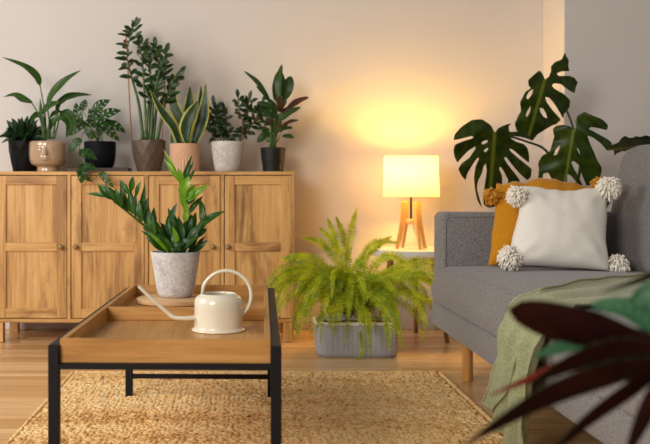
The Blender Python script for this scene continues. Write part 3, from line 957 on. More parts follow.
# right stem and centre cluster
for s_ in ([pt(190, 256), pt(196, 240), pt(202, 225), pt(206, 214)], [pt(180, 256), pt(174, 240), pt(170, 222), pt(174, 206)], [pt(188, 256), pt(192, 240), pt(189, 222), pt(190, 208)]):
    qs.tube(smooth(s_, 14), [.0045-.002*i/14 for i in range(15)], 8)
for (a, b_, w, dz) in [((198, 228), (225, 211), 8.5, -.02), ((202, 222), (199, 198), 8, .02), ((204, 224), (202, 205), 7, -.03), ((195, 232), (216, 215), 8, -.05), ((193, 238), (207, 229), 8, -.06), ((196, 248), (206, 236), 4, -.01),
    ((168, 232), (177, 203), 7, -.02), ((172, 236), (168, 215), 8, -.05), ((165, 240), (154, 218), 8, -.03), ((166, 246), (141, 231), 6.5, -.04), ((170, 248), (156, 234), 8, -.07), ((174, 245), (160, 222), 8, .0),
    ((178, 240), (170, 216), 8, -.04), ((182, 242), (178, 216), 8, -.06), ((186, 246), (184, 222), 9, -.03), ((171, 250), (190, 240), 8, -.09), ((178, 250), (199, 236), 9, -.08), ((186, 248), (203, 222), 9, -.05),
    ((175, 252), (165, 238), 7, -.08), ((190, 250), (198, 232), 8, -.04), ((183, 236), (192, 214), 8, .02), ((178, 228), (168, 208), 7, .03), ((160, 244), (151, 226), 7, .02), ((188, 236), (196, 212), 8, .03), ((180, 252), (174, 228), 9, -.06), ((168, 252), (158, 244), 6, -.05), ((193, 252), (208, 240), 7, -.03)]:
    q.leaf([pt(*a, dz), pt(*b_, dz+R.uniform(-.03, .03))], w/S3, (R.uniform(-.7, .7), -1, R.uniform(0, .8)), .10, .28, 'lance', 9)
for i in range(26):
    a = (R.uniform(164, 194), R.uniform(238, 254)); el = R.uniform(.3, PI-.3); l_ = R.uniform(18, 30)
    b_ = (a[0]+l_*math.cos(el)*.9, a[1]-l_*math.sin(el)); dz = R.uniform(-.05, .06)
    q.leaf([pt(*a, dz*.6), pt(*b_, dz)], R.uniform(6.5, 9)/S3, (R.uniform(-.8, .8), -1, R.uniform(0, .8)), .1, .28, 'lance', 8)
q.leaf([pt(166, 250, -.05), pt(148, 236, -.07)], .022, (.2, -1, .4), .1, .25)
qn.leaf([pt(168, 252, -.06), pt(147, 232, -.09)], .017, (.4, -1, .5), .1, .25)
qn.leaf([pt(178, 248, -.08), pt(172, 226, -.09)], .02, (.4, -1, .5), .1, .25)
q.build('foliage', M_zz, t); qs.build('stem', M_stem, t); o = qn.build('new_foliage', M_zznew, t); o['label'] = 'pale green young leaves'

# ------------------------------------------------------------ watering can
wc = V(((218.4-240)/F*2.59, 2.59, .3785))
t = thing('watering_can', wc, 'cream enamel watering can with a hoop handle and long thin spout on the tray', 'watering can')
q = MB()
prof = [(.064, 0), (.0735, .0005), (.0745, .0025), (.073, .0045), (.0675, .008), (.0665, .012), (.0665, .06), (.0662, .078), (.063, .089), (.057, .0955), (.0505, .0985), (.0495, .101), (.048, .1015), (.0465, .100), (.0465, .096), (.058, .088), (.062, .075), (.0622, .02), (.06, .006), (.0001, .005)]
q.lathe(prof, wc, 72); q.build('body', M_cream, t)
q = MB()
hd = []
cxh, czh, rh = P(226.5, 0, 2.59).x, HE-(295.5-188)/F*2.59, .068
for i in range(29):
    a = math.radians(168-i*(168+75)/28)
    hd.append(V((cxh+rh*math.cos(a), 2.59, czh+rh*math.sin(a)*1.0)))
hd[0] = V((hd[0].x, 2.59, .474))
q.tube(hd, .0050, 14); q.build('handle', M_cream, t)
q = MB()
q.tube(smooth([P(197, 317.5, 2.57), P(185, 318.5, 2.56), P(176, 318, 2.56)], 6)+smooth([P(172, 316.5, 2.56), P(168, 313, 2.56), P(153, 300, 2.555), P(138.5, 286, 2.55)], 12), [.0062]*4+[.006]*3+[.0058-.0012*i/12 for i in range(13)], 14, caps=False)
q.build('spout', M_cream, t)

# ------------------------------------------------------------ side table + lamp
sc_ = V((.888, 4.81, 0))
t = thing('side_table', sc_, 'small round white-topped side table between the fern and the sofa', 'side table')
q = MB(); q.lathe([(.20, .424), (.209, .426), (.2105, .430), (.2105, .454), (.209, .4585), (.205, .460), (.0001, .460)], sc_, 72); q.build('tabletop', M_white, t, 'auto')
for ang in (-47, 76, 198):
    a = math.radians(ang); A = sc_+V((.125*math.cos(a), .125*math.sin(a), .424)); B = sc_+V((.205*math.cos(a), .205*math.sin(a), .001))
    q = MB(); q.tube([A, B], [.017, .011], 16); q.build('leg', M_brownleg, t)
lz = .4605
lx, ly = P(411, 0, 4.81).x, 4.81
t = thing('table_lamp', (lx, ly, lz), 'lit table lamp with a cream drum shade on splayed wooden legs', 'lamp')
q = MB()
zs0, zs1 = .724, .934
q.lathe([(.1405, zs0), (.142, zs0), (.1355, zs1), (.134, zs1), (.1345, zs1-.004), (.1403, zs0+.002)][0:4], (lx, ly, 0), 64)
q.f = [f for f in q.f if len(f) == 4]
sh = q.build('lamp_shade', M_shade, t)
q = MB()
for z_, r_ in ((zs0+.002, .1405), (zs1-.002, .1345)):
    q.tube([(lx+r_*math.cos(2*PI*k/48), ly+r_*math.sin(2*PI*k/48), z_) for k in range(49)], .0016, 6)
for k in range(3):
    a = 2*PI*k/3+.4
    q.tube([(lx+.018*math.cos(a), ly+.018*math.sin(a), zs0+.03), (lx+.14*math.cos(a), ly+.14*math.sin(a), zs0+.003)], .0013, 6)
q.build('shade_ring', M_rim, t)
q = MB(); q.tube([(lx, ly, .585), (lx, ly, .785)], .0055, 12); q.lathe([(.0001, .785), (.016, .785), (.016, .815), (.0001, .815)], (lx, ly, 0), 20); q.build('rod', M_black, t)
q = MB(); q.lathe([(.0001, .815), (.013, .817), (.016, .83), (.026, .85), (.030, .872), (.026, .892), (.014, .904), (.0001, .907)], (lx, ly, 0), 24); q.build('bulb', M_bulb, t)
q = MB(); q.lathe([(.0001, .585), (.034, .586), (.036, .59), (.036, .606), (.034, .610), (.0001, .611)], (lx, ly, 0), 24); q.build('hub', M_lampwood, t)
for k in range(4):
    a = math.radians(22+90*k); u = V((math.cos(a), math.sin(a), 0)); w = V((-u.y, u.x, 0))
    q = MB(); ctr = V((lx, ly, 0)); vs = []
    for (zz, ri, ro) in ((lz+.0005, .076, .090), (.545, .052, .072), (.600, .034, .062), (.700, .030, .055)):
        for (r_, s_) in ((ri, -1), (ro, -1), (ro, 1), (ri, 1)):
            vs.append(ctr+u*r_+w*s_*.007+V((0, 0, zz)))
    fs = [(3, 2, 1, 0), (12, 13, 14, 15)]
    for j in range(3):
        for s_ in range(4):
            fs.append((j*4+s_, j*4+(s_+1) % 4, (j+1)*4+(s_+1) % 4, (j+1)*4+s_))
    q.add(vs, fs); q.build('leg', M_lampwood, t, False)
q = MB(); q.tube(smooth([V((lx+.005, ly-.01, .60)), V((lx+.012, ly-.05, .54)), V((lx+.05, ly-.06, .50)), V((lx+.075, ly-.02, lz+.004)), V((lx+.10, ly+.08, lz+.003)), V((lx+.11, ly+.185, lz+.004))], 24), .0016, 6); q.build('cord', M_cord, t)

# ------------------------------------------------------------ planter with fern
fx0, fx1, fy = (315.5-240)/F*4.27, (400.5-240)/F*4.27, 4.245
fc = V(((fx0+fx1)/2, fy+.115, 0))
t = thing('potted_fern', fc+V((0, 0, .001)), 'large bright green fern spilling over a ribbed grey planter on the floor', 'plant')
def rrect(th, hx, hy, p=5):
    c_, s_ = math.cos(th), math.sin(th)
    k = (abs(c_)**p+abs(s_)**p)**(-1/p)
    return hx*k*c_, hy*k*s_
HX = (fx1-fx0)/2
def planterfn(u, v_):
    zz = .001+v_*.150
    th = u*2*PI
    e = 1-.035*(1-v_)
    if v_ < .12: e -= .06*(1-v_/.12)**2
    rib = .0004*math.cos(u*2*PI*58) if .06 < v_ < .985 else 0
    x, y = rrect(th, HX*e-.002+rib, .113*e-.002+rib)
    return (fc.x+x, fc.y+y, zz)
q = MB(); q.grid(planterfn, 464, 24, closed_u=True)
q.add([planterfn(k/60, 0) for k in range(60)], [tuple(range(60))[::-1]])
q.build('planter', M_planter, t)
q = MB()
for (e0, e1, z0, z1) in ((1.0, 1.02, .148, .150), (1.02, 1.025, .150, .158), (1.025, 1.01, .158, .162), (1.01, .96, .162, .162), (.96, .95, .162, .135)):
    q.grid(lambda u, v_: (lambda xy: (fc.x+xy[0]*(e0+(e1-e0)*v_), fc.y+xy[1]*(e0+(e1-e0)*v_), z0+(z1-z0)*v_))(rrect(u*2*PI, HX, .113)), 120, 1, closed_u=True)
q.build('rim', M_rim, t)
q = MB(); q.add([(fc.x+rrect(k/50*2*PI, HX*.95, .107)[0], fc.y+rrect(k/50*2*PI, HX*.95, .107)[1], .142) for k in range(50)], [tuple(range(50))]); q.build('soil', M_soil, t)


def frond(path, wmax, seed):
    """path of points; pinnae on both sides"""
    rr = random.Random(seed)
    Lp = sum((path[i+1]-path[i]).length for i in range(len(path)-1))
    q = MB(); n = len(path)-1
    q.tube(path, [.0016-.001*i/n for i in range(n+1)], 4, 1, False)
    m_ = int(Lp/.0118)
    side_v = None; npref = V((rr.uniform(-.5, .5), -1, rr.uniform(.1, .9)))
    for i in range(m_):
        t_ = .10+.90*i/m_
        k = min(int(t_*n), n-1); p = path[k].lerp(path[k+1], t_*n-k)
        tg = (path[k+1]-path[k]).normalized()
        hs = tg.cross(npref)
        hs.normalize()
        if side_v is None: side_v = hs
        if hs.dot(side_v) < 0: hs = -hs
        side_v = (side_v*.8+hs*.2).normalized()
        sv = (side_v-tg*side_v.dot(tg)).normalized()
        up = sv.cross(tg)
        if up.dot(V((0, -.5, 1))) < 0: up = -up
        w = wmax*min(1, .45+t_*2.2)*min(1, (1.02-t_)*3.2)**.8
        w = max(w, .004)
        for sg in (-1, 1):
            d = (sv*sg+tg*rr.uniform(.15, .35)+up*rr.uniform(-.25, .3)).normalized()
            tip = p+d*w*rr.uniform(.88, 1.08)-V((0, 0, w*.12))
            nb = .0040+.0008*rr.random()
            b0 = tg*nb
            mid = p.lerp(tip, .5)+up*w*.05
            vs = [p-b0*.9, p+b0*.9, mid+b0*.75, tip+b0*.2, mid-b0*.75]
            q.add(vs, [(0, 1, 2, 4), (4, 2, 3)])
    return q


def arc_frond(az, el, Lf, k, base, bendp=1.0):
    p = V(base); pts = [p.copy()]
    e = el; n = 22
    for i in range(n):
        u = i/n
        d = V((math.cos(az)*math.cos(e), math.sin(az)*math.cos(e), math.sin(e)))
        p = p+d*(Lf/n); pts.append(p.copy())
        e = max(-1.45, e-k/n*(0.5+1.3*u**bendp))
    return pts


crown = V((fc.x-.015, fc.y, .17))
FR = random.Random(5)
fl = []
# named fronds read from the photograph (pixel paths, depth)
def fpx(lst, d0, d1):
    m_ = len(lst)-1
    return smooth([P(x, y, d0+(d1-d0)*i/m_) for i, (x, y) in enumerate(lst)], 22)
fd = fc.y
fl += [(fpx([(350, 315), (346, 270), (350, 235), (357, 207)], fd, fd-.02), .030), (fpx([(350, 315), (344, 270), (336, 240), (327, 217)], fd, fd), .030), (fpx([(352, 315), (349, 265), (343, 235), (336, 216)], fd, fd+.05), .028),
       (fpx([(350, 315), (338, 265), (322, 243), (301, 237)], fd, fd-.02), .028), (fpx([(350, 315), (342, 262), (332, 240), (319, 227)], fd, fd+.05), .026), (fpx([(355, 315), (360, 268), (374, 243), (401, 243)], fd, fd-.06), .030),
       (fpx([(355, 315), (362, 265), (375, 247), (392, 236)], fd, fd+.06), .026), (fpx([(358, 315), (372, 268), (395, 256), (428, 285)], fd, fd-.10), .030), (fpx([(358, 315), (380, 275), (405, 270), (421, 300), (424, 322)], fd, fd-.08), .026),
       (fpx([(348, 315), (325, 265), (300, 256), (280, 260)], fd, fd), .028), (fpx([(348, 315), (318, 270), (290, 272), (270, 290)], fd, fd-.04), .030), (fpx([(348, 315), (315, 278), (285, 285), (274, 320)], fd, fd-.08), .028),
       (fpx([(352, 315), (359, 300), (361, 330), (362, 352), (352, 367)], fd-.05, fd-.17), .016), (fpx([(352, 315), (352, 275), (362, 262), (372, 300)], fd, fd-.15), .028),
       (fpx([(358, 315), (376, 285), (392, 290), (398, 330)], fd-.03, fd-.15), .026), (fpx([(345, 315), (320, 285), (300, 295), (296, 335)], fd-.03, fd-.13), .026), (fpx([(345, 315), (328, 280), (312, 292), (310, 342)], fd-.03, fd-.15), .024)]
for (x1, y1, dd) in ((320, 346, .15), (334, 338, .16), (345, 348, .17), (376, 336, .16), (387, 348, .15), (328, 328, .17), (366, 342, .17), (395, 338, .13)):
    fl.append((fpx([(352, 316), ((352+x1)/2, 272+abs(x1-352)*.1), (x1+(4 if x1 < 352 else -4), 300), (x1, y1)], fd-.02, fd-dd), .021))
for i in range(70):
    az = FR.uniform(0, 2*PI)
    if math.sin(az) > .35 and FR.random() < .5: az = -az
    back = math.sin(az) > 0.2
    horiz = abs(math.cos(az))
    el = FR.uniform(.75, 1.42)
    Lf = FR.uniform(.40, .58)+.07*horiz
    if i > 63: az = -PI/2+FR.uniform(-1.0, 1.0); back = False; el = FR.uniform(.7, 1.25); Lf = FR.uniform(.30, .44)
    k = FR.uniform(2.2, 2.9)
    if back: Lf *= .66
    b0 = crown+V((FR.uniform(-.07, .07), FR.uniform(-.04, .04), FR.uniform(-.01, .02)))
    path = arc_frond(az, el, Lf, k, b0)
    # keep clear of the floor and the wall
    path = [V((p.x, p.y, max(p.z, .05))) for p in path]
    fl.append((path, FR.uniform(.022, .029)))
for i, (pth, w) in enumerate(fl):
    frond(pth, w, i).build('frond', [M_fern, M_fernstem], t, False)

# ------------------------------------------------------------ sofa
XF = .83
SY0, SY1 = 1.72, 4.10
t = thing('sofa', (1.3, 2.9, 0), 'grey fabric sofa with slim arms and round wooden legs', 'sofa')
q = MB(); q.rbox(XF, 1.84, SY0, SY1-.01, .177, .285, .02, 4)
q.build('base', M_sofa, t, 'auto')
def cushion(q, x0, x1, y0, y1, z0, z1, crown_, rnd, nx=26, ny=60, bulge=.012):
    """closed rounded slab with a crowned top"""
    def f(u, v_, top):
        a = 2*u-1; b2 = 2*v_-1
        # rounded profile at the rim
        ex = max(0, (abs(a)*(x1-x0)/2-((x1-x0)/2-rnd))/rnd); ey = max(0, (abs(b2)*(y1-y0)/2-((y1-y0)/2-rnd))/rnd)
        e = min(1, math.hypot(ex, ey)); h = math.sqrt(max(0, 1-e*e))
        x = x0+u*(x1-x0); y = y0+v_*(y1-y0)
        cr = crown_*(1-abs(a)**3)*(1-abs(b2)**6)
        if top: z = z1-rnd+rnd*h+cr
        else: z = z0+.018-.018*h
        return (x, y, z)
    us = [0]; 
    def dens(n_, L_):
        o_ = []
        for i in range(n_+1):
            s_ = i/n_; o_.append(s_)
        k = rnd/L_
        extra = [k*(1-math.cos(j/6*PI/2)) for j in range(6)]
        o_ = [x for x in o_ if k < x < 1-k]+extra+[k]+[1-x for x in extra]+[1-k]
        return sorted(set(round(x, 6) for x in o_))
    U, Vv = dens(nx, x1-x0), dens(ny, y1-y0)
    w = len(U)
    for top in (True, False):
        vs = [f(u, v_, top) for v_ in Vv for u in U]
        fs = []
        for j in range(len(Vv)-1):
            for i in range(w-1):
                a = (j*w+i, j*w+i+1, (j+1)*w+i+1, (j+1)*w+i)
                fs.append(a if top else a[::-1])
        q.add(vs, fs)
    # sides with a slight bulge
    rim = [(u, 0) for u in U]+[(1, v_) for v_ in Vv[1:]]+[(u, 1) for u in reversed(U[:-1])]+[(0, v_) for v_ in reversed(Vv[1:-1])]
    n_ = len(rim); lev = 8
    vs = []
    for l in range(lev+1):
        s_ = l/lev
        for (u, v_) in rim:
            A = V(f(u, v_, False)); B = V(f(u, v_, True)); p = A.lerp(B, s_)
            c_ = V(((x0+x1)/2, (y0+y1)/2, p.z))
            bx_ = bulge*math.sin(PI*s_)
            if u in (0, 1): p.x += bx_*(1 if u == 1 else -1)
            if v_ in (0, 1): p.y += bx_*(1 if v_ == 1 else -1)
            vs.append(p)
    fs = [(l*n_+i, l*n_+(i+1) % n_, (l+1)*n_+(i+1) % n_, (l+1)*n_+i) for l in range(lev) for i in range(n_)]
    q.add(vs, fs)
def weld(o, d=.0004):
    bm = bmesh.new(); bm.from_mesh(o.data)
    bmesh.ops.remove_doubles(bm, verts=bm.verts, dist=d)
    bmesh.ops.recalc_face_normals(bm, faces=bm.faces)
    bm.to_mesh(o.data); bm.free()
    o.data.polygons.foreach_set('use_smooth', [True]*len(o.data.polygons))
q = MB(); cushion(q, XF-.006, 1.62, SY0+.02, 3.985, .280, .440, .014, .05)
# the front far corner wraps a little past the arm
so = q.build('seat_cushion', M_sofa, t); weld(so)
q = MB(); q.rbox(XF+.012, 1.80, 3.93, SY1, .177, .668, .026, 5); q.build('arm', M_sofa, t, 'auto')
q = MB(); xa, ya = XF+.030, 3.9305
q.tube([(xa, ya, .43), (xa, ya, .63)]+[(xa+.022-.022*math.cos(k*PI/10), ya, .63+.02*math.sin(k*PI/10)) for k in range(1, 6)]+[(1.55, ya, .650)], .0028, 8); q.build('piping', M_pipe, t)
# back rest: slanted, rounded block with a drooped far corner
q = MB()
bm = bmesh.new(); bmesh.ops.create_cube(bm, size=1)
for v_ in bm.verts:
    v_.co = V((1.53+(v_.co.x+.5)*.27, SY0+(v_.co.y+.5)*(4.055-SY0), .42+(v_.co.z+.5)*.532))
bmesh.ops.bevel(bm, geom=bm.edges[:], offset=.075, segments=7, profile=.5, affect='EDGES')
for v_ in bm.verts:
    v_.co.x += .10*max(0, (v_.co.z-.44))/.5
bm.verts.index_update()
q.add([v_.co[:] for v_ in bm.verts], [[v_.index for v_ in f.verts] for f in bm.faces]); bm.free()
q.build('backrest', M_sofa, t, 'auto')
for (lx_, ly_) in ((.906, 3.745), (1.72, 3.745), (.906, 1.95), (1.72, 1.95)):
    q = MB(); q.tube([(lx_, ly_, .0008), (lx_, ly_, .004), (lx_, ly_, .178)], [.018, .0205, .0215], 24); q.build('leg', M_legwood, t, 'auto')

# ------------------------------------------------------------ cushions
def pillow(name, corners, T, mat, label, cat='cushion', seed=0, pinch=.05, N_=40, sag=.0):
    BL, BR, TRc, TL = [V(c_) for c_ in corners]
    cen = (BL+BR+TRc+TL)/4
    nrm = ((BR-BL)+(TRc-TL)).cross((TL-BL)+(TRc-BR)).normalized()
    if nrm.y > 0: nrm = -nrm
    t = thing(name, (cen.x, cen.y, min(BL.z, BR.z)), label, cat)
    def f(u, v_, sg):
        a = 2*u-1; b2 = 2*v_-1
        pa = a*(1-pinch*(1-b2*b2)); pb = b2*(1-pinch*(1-a*a))
        uu, vv = (pa+1)/2, (pb+1)/2
        p = BL*(1-uu)*(1-vv)+BR*uu*(1-vv)+TRc*uu*vv+TL*(1-uu)*vv
        th = T*max(0, (1-abs(a)**2.6))**.55*max(0, (1-abs(b2)**2.6))**.55*(1-.18*b2)
        nz = noise.noise(V((u*3.2+seed, v_*3.2, sg*2)))*.5+noise.noise(V((u*7+seed, v_*7, sg)))*.22
        # creases that run in from the corners
        cr = 0
        for (ca, cb) in ((-1, -1), (1, -1), (1, 1), (-1, 1)):
            dx, dy = a-ca, b2-cb; r_ = math.hypot(dx, dy); an = math.atan2(dy*-cb, dx*-ca)
            cr += math.sin(an*9+seed)*math.exp(-((r_-.45)/.3)**2)*.0028
        return p+nrm*sg*(th+(nz*.011+cr)*min(1, th/T*1.6))+V((.006*noise.noise(V((v_*4, seed, 0))), 0, (.011*math.sin(u*8+seed)+.010*noise.noise(V((u*9, seed, 1))))*v_**2*(1.3 if seed == 4 else .6)))
    q = MB()
    for sg in (1, -1):
        vs = [f(i/N_, j/N_, sg) for j in range(N_+1) for i in range(N_+1)]
        q.add(vs, [(j*(N_+1)+i, j*(N_+1)+i+1, (j+1)*(N_+1)+i+1, (j+1)*(N_+1)+i) for j in range(N_) for i in range(N_)])
    o = q.build('cover', mat, t); weld(o, .0003)
    return t, nrm


def pom(parent, p, r, mat, n=110, rs=1, dirv=None, thick=.0016):
    rr = random.Random(rs); q = MB(); p = V(p)
    q.lathe([(.0001, -.45*r), (.32*r, -.32*r), (.45*r, 0), (.32*r, .32*r), (.0001, .45*r)], p, 12)
    for i in range(n):
        d = V((rr.gauss(0, 1), rr.gauss(0, 1), rr.gauss(0, 1))).normalized()
        if dirv: d = (d+V(dirv)*.9).normalized()
        l_ = r*rr.uniform(.75, 1.1)
        j1 = V((rr.uniform(-1, 1), rr.uniform(-1, 1), rr.uniform(-1, 1)))*r*.22
        a = p+d*l_*.15; b2 = p+d*l_*.65+j1; c_ = p+d*l_+j1*.4+V((0, 0, -r*.25))
        pts = smooth([a, b2, c_], 5)
        q.tube(pts, [thick, thick*1.3, thick*1.5, thick*1.5, thick*1.4, thick*.9], 5)
    return q.build('tassel', mat, parent)


mt, nr = pillow('cushion', [P(488, 266, 3.80), P(600, 267, 3.80), P(604, 182, 3.895), P(496, 179, 3.88)], .050, M_must, 'mustard yellow cushion behind the cream one on the sofa', seed=4, pinch=.03)
pom(mt, P(492, 193, 3.86), .040, M_must, 90, 8, (-.3, -.2, -.6), .003)
pom(mt, P(600, 183, 3.86), .038, M_must, 80, 9, (-.1, -.4, -.2), .003)
wt, nr = pillow('cushion', [P(505, 265, 3.60), P(609, 271, 3.57), P(608, 189, 3.745), P(522, 187, 3.745)], .072, M_whitef, 'cream cotton cushion with a shaggy tassel at each corner', seed=1, pinch=.045)
for i, (a, b_, r_, dv) in enumerate(((517, 194, .042, (-.5, -.3, -.3)), (609, 186, .048, (.1, -.3, .2)), (510, 256, .047, (-.5, -.4, 0)), (617, 264, .045, (.2, -.4, 0)))):
    pom(wt, P(a, b_, 3.60 if b_ > 200 else 3.70), r_, M_tassel, 320, 20+i, dv, .0022)

# ------------------------------------------------------------ throw blanket
def seat_z(x, y):
    a = 2*(x-(XF-.006))/(1.62-XF+.006)-1
    rnd = .05; ex = max(0, (rnd-(x-(XF-.006)))/rnd)
    return .440-rnd+rnd*math.sqrt(max(0, 1-min(1, ex)**2))+.014*(1-abs(a)**3)
NU, NV = 90, 120
def throwfn(u, v_):
    """u 0 = far edge, 1 = near edge; v 0 = far end on the seat, 1 = hem near the floor"""
    vs_ = .50   # part of v lying on the seat
    if v_ < vs_:
        s_ = v_/vs_
        x = 1.50+(XF+.03-1.50)*s_
        yf = 3.25-.49*s_; yn = 2.75-.33*s_
        y = yf+(yn-yf)*u+.02*math.sin(s_*5+u*3)
        fold = .010*abs(math.sin(u*7.5+s_*2.2+.5))*(.5+s_*.8)+.010*noise.noise(V((x*6, y*6, 1)))+.006*math.exp(-(u/.05)**2)
        z = seat_z(min(x, 1.45), y)+.012+max(0, fold)
        return (x, y, z)
    s_ = (v_-vs_)/(1-vs_)
    # wrap over the front edge, then drop
    zt = .445; r_ = .055
    arc = .10
    yf = 2.77+.14*s_; yn = 2.42+.10*s_
    y = yf+(yn-yf)*u
    y += .03*noise.noise(V((u*4, s_*2.5, 3)))*s_
    if s_ < arc:
        a = s_/arc*PI/2
        x = XF+.030-.048*math.sin(a)-0.006; z = zt-.045*(1-math.cos(a))+.010
    else:
        k = (s_-arc)/(1-arc)
        zend = .105-.085*min(1, u*1.9) if u < .5 else .02+.10*(u-.5)
        z = (zt-.035)+(zend-(zt-.035))*k
        x = XF-.026-.012*math.sin(PI*k)
    f = min(1, s_*4)
    x -= f*((.034*max(0, math.sin(u*19+s_*1.5+.6))**1.2)*min(1, u*6)+.012*abs(math.sin(u*9+1.1-s_*2))+.008*noise.noise(V((u*8, s_*4, 0)))+.006)
    # far lower corner swings out and folds back
    if u < .22: x -= .035*(1-u/.22)*max(0, (s_-.45)/.55)**1.5
    return (x, y, z)
q = MB(); q.grid(throwfn, NU, NV)
to = q.build('blanket', M_throw, None, True, (1.0, 2.9, .46))
tag(to, 'sage green throw blanket draped over the sofa seat and hanging down its front', 'blanket')
md = to.modifiers.new('cloth_thickness', 'SOLIDIFY'); md.thickness = .004; md.offset = 1
# stitched hem
q = MB()
edge = [V(throwfn(0, j/NV)) for j in range(0, NV+1, 2)]+[V(throwfn(i/NU, 1)) for i in range(0, NU+1, 2)]
q.tube([p+V((-.001, 0, .003)) for p in edge], .0042, 6)
q.tube([V(throwfn(.62-.40*k/24, .60+.40*k/24))+V((-.005, 0, 0)) for k in range(25)], .005, 6)
th_ = q.build('hem', M_throw, to)
th_.parent = to

# ------------------------------------------------------------ monstera behind the sofa
mc = V((1.42, 4.42, 0))
t = thing('potted_monstera', mc, 'large monstera with split leaves standing behind the sofa arm', 'plant')
q = MB(); q.lathe([(.10, .001), (.115, .005), (.14, .26), (.142, .28), (.134, .282), (.13, .24)], mc, 40); q.build('pot', M_matteblack, t)
soil(t, mc, .130, .25)


def crop2px(lst, ox, oy, s_): return [(ox+x/s_, oy+y/s_) for x, y in lst]


def monleaf(outline, holes, junction, tip, d, curl=.10, tilt=(0, 0), step=3.0):
    ol = smooth_poly(outline, 1); hl = [smooth_poly(h, 1) for h in holes]
    ov, fs = cdt_leaf(ol, hl, step)
    J = V(junction); T_ = V(tip); ax = (T_-J); Lp = ax.length; ax.normalize(); sd = V((ax.y, -ax.x))
    vs = []; uv = []
    cen_ = J+ax*Lp*.5
    for p in ov:
        r_ = V(p)-J; a = r_.dot(ax)/Lp; s_ = r_.dot(sd)/Lp
        # midrib ridge, drooping margins, ripples between the lateral veins
        dd = d-curl*.30*(1-(abs(s_)*1.6)**1.6)+curl*(a-.4)**2*.6+.010*math.sin(a*16-abs(s_)*8)*min(1, abs(s_)*4)
        dd += tilt[0]*(p[0]-cen_.x)/F*d+tilt[1]*(p[1]-cen_.y)/F*d
        vs.append(P(p[0], p[1], dd))
        uv.append((.5+s_*.55, a))
    q = MB(); q.add(vs, fs, uv)
    # lateral veins are shallow ridges on the blade
    o = q.build('leaf', M_mon, t)
    md = o.modifiers.new('thick', 'SOLIDIFY'); md.thickness = .0012
    return o


m1 = crop2px([(207, 78), (222, 60), (250, 45), (283, 36), (268, 52), (272, 75), (300, 74), (335, 78), (362, 95), (374, 114), (350, 104), (318, 96), (285, 95), (278, 103), (300, 118), (335, 128), (352, 145), (360, 175), (360, 213), (330, 190), (290, 155), (272, 147), (275, 160), (310, 190), (350, 222), (372, 240), (368, 275), (352, 290), (320, 262), (285, 222), (258, 186), (248, 190), (262, 215), (290, 250), (320, 290), (310, 330), (280, 350), (262, 330), (268, 290), (245, 245), (232, 228), (226, 238), (240, 270), (240, 320), (225, 370), (205, 408), (180, 412), (160, 402), (155, 370), (165, 300), (172, 250), (168, 215), (158, 225), (150, 260), (132, 295), (128, 330), (140, 370), (152, 412), (132, 385), (120, 330), (115, 280), (122, 230), (140, 188), (125, 195), (100, 235), (85, 260), (78, 290), (60, 270), (45, 240), (60, 215), (95, 190), (122, 150), (122, 138), (90, 158), (60, 190), (42, 212), (30, 190), (24, 160), (30, 132), (70, 115), (112, 103), (110, 92), (60, 105), (24, 112), (30, 85), (60, 52), (105, 22), (150, 18), (190, 45)], 448, 115, 4.444)
h1 = [crop2px(h, 448, 115, 4.444) for h in ([(148, 122), (160, 113), (178, 112), (176, 120), (160, 130), (150, 130)], [(158, 158), (168, 148), (180, 145), (176, 156), (166, 166)])]
monleaf(m1, h1, (494.6, 133), (489, 205), 4.36, tilt=(.35, .5))
m2 = crop2px([(187, 138), (205, 125), (215, 100), (215, 75), (235, 55), (265, 45), (280, 10), (286, 30), (298, 48), (295, 75), (302, 98), (262, 100), (240, 110), (250, 122), (300, 120), (325, 130), (340, 150), (330, 175), (325, 202), (300, 190), (262, 160), (230, 155), (218, 165), (230, 180), (275, 205), (305, 235), (300, 270), (275, 300), (272, 322), (255, 290), (230, 250), (205, 222), (187, 220), (192, 240), (225, 285), (262, 325), (240, 345), (215, 355), (190, 370), (150, 395), (125, 428), (118, 410), (90, 395), (55, 380), (45, 345), (60, 310), (75, 285), (70, 245), (85, 215), (95, 195), (120, 180), (110, 165), (108, 140), (135, 115), (160, 95), (174, 110)], 505, 50, 4.675)
h2 = [crop2px(h, 505, 50, 4.675) for h in ([(161, 270), (178, 273), (192, 298), (198, 320), (180, 312), (165, 292)], [(96, 308), (104, 285), (120, 260), (116, 290), (104, 312)], [(98, 224), (108, 200), (131, 181), (127, 205), (108, 232)])]
monleaf(m2, h2, (545, 79), (528, 138), 4.42, tilt=(.2, .3))
m3 = crop2px([(215, 125), (228, 112), (222, 80), (235, 52), (270, 33), (305, 50), (355, 70), (385, 100), (380, 124), (340, 114), (300, 108), (288, 118), (330, 140), (385, 170), (405, 190), (395, 215), (380, 225), (350, 190), (310, 160), (283, 150), (290, 175), (310, 220), (330, 270), (355, 310), (350, 345), (330, 380), (280, 400), (265, 365), (250, 330), (240, 295), (215, 275), (203, 282), (215, 310), (235, 345), (260, 395), (240, 395), (205, 350), (183, 338), (185, 420), (110, 420), (110, 370), (90, 332), (66, 338), (60, 365), (38, 375), (45, 320), (40, 285), (60, 250), (100, 228), (110, 190), (120, 155), (112, 120), (130, 103), (165, 98), (200, 105)], 530, 105, 4.933)
h3 = [crop2px(h, 530, 105, 4.933) for h in ([(116, 250), (124, 222), (146, 198), (148, 210), (132, 245)], [(230, 215), (236, 212), (262, 262), (258, 268)])]
monleaf(m3, h3, (573.6, 130.3), (565, 182), 4.28, tilt=(-.4, .3))
m4 = crop2px([(140, 255), (150, 200), (210, 180), (260, 160), (290, 115), (330, 85), (380, 110), (430, 105), (450, 88), (500, 100), (560, 80), (620, 95), (720, 70), (760, 140), (720, 190), (600, 190), (500, 200), (430, 215), (400, 225), (330, 260), (300, 250), (270, 270), (240, 280), (215, 308), (205, 240), (160, 245)], 595, 128, 11.09)
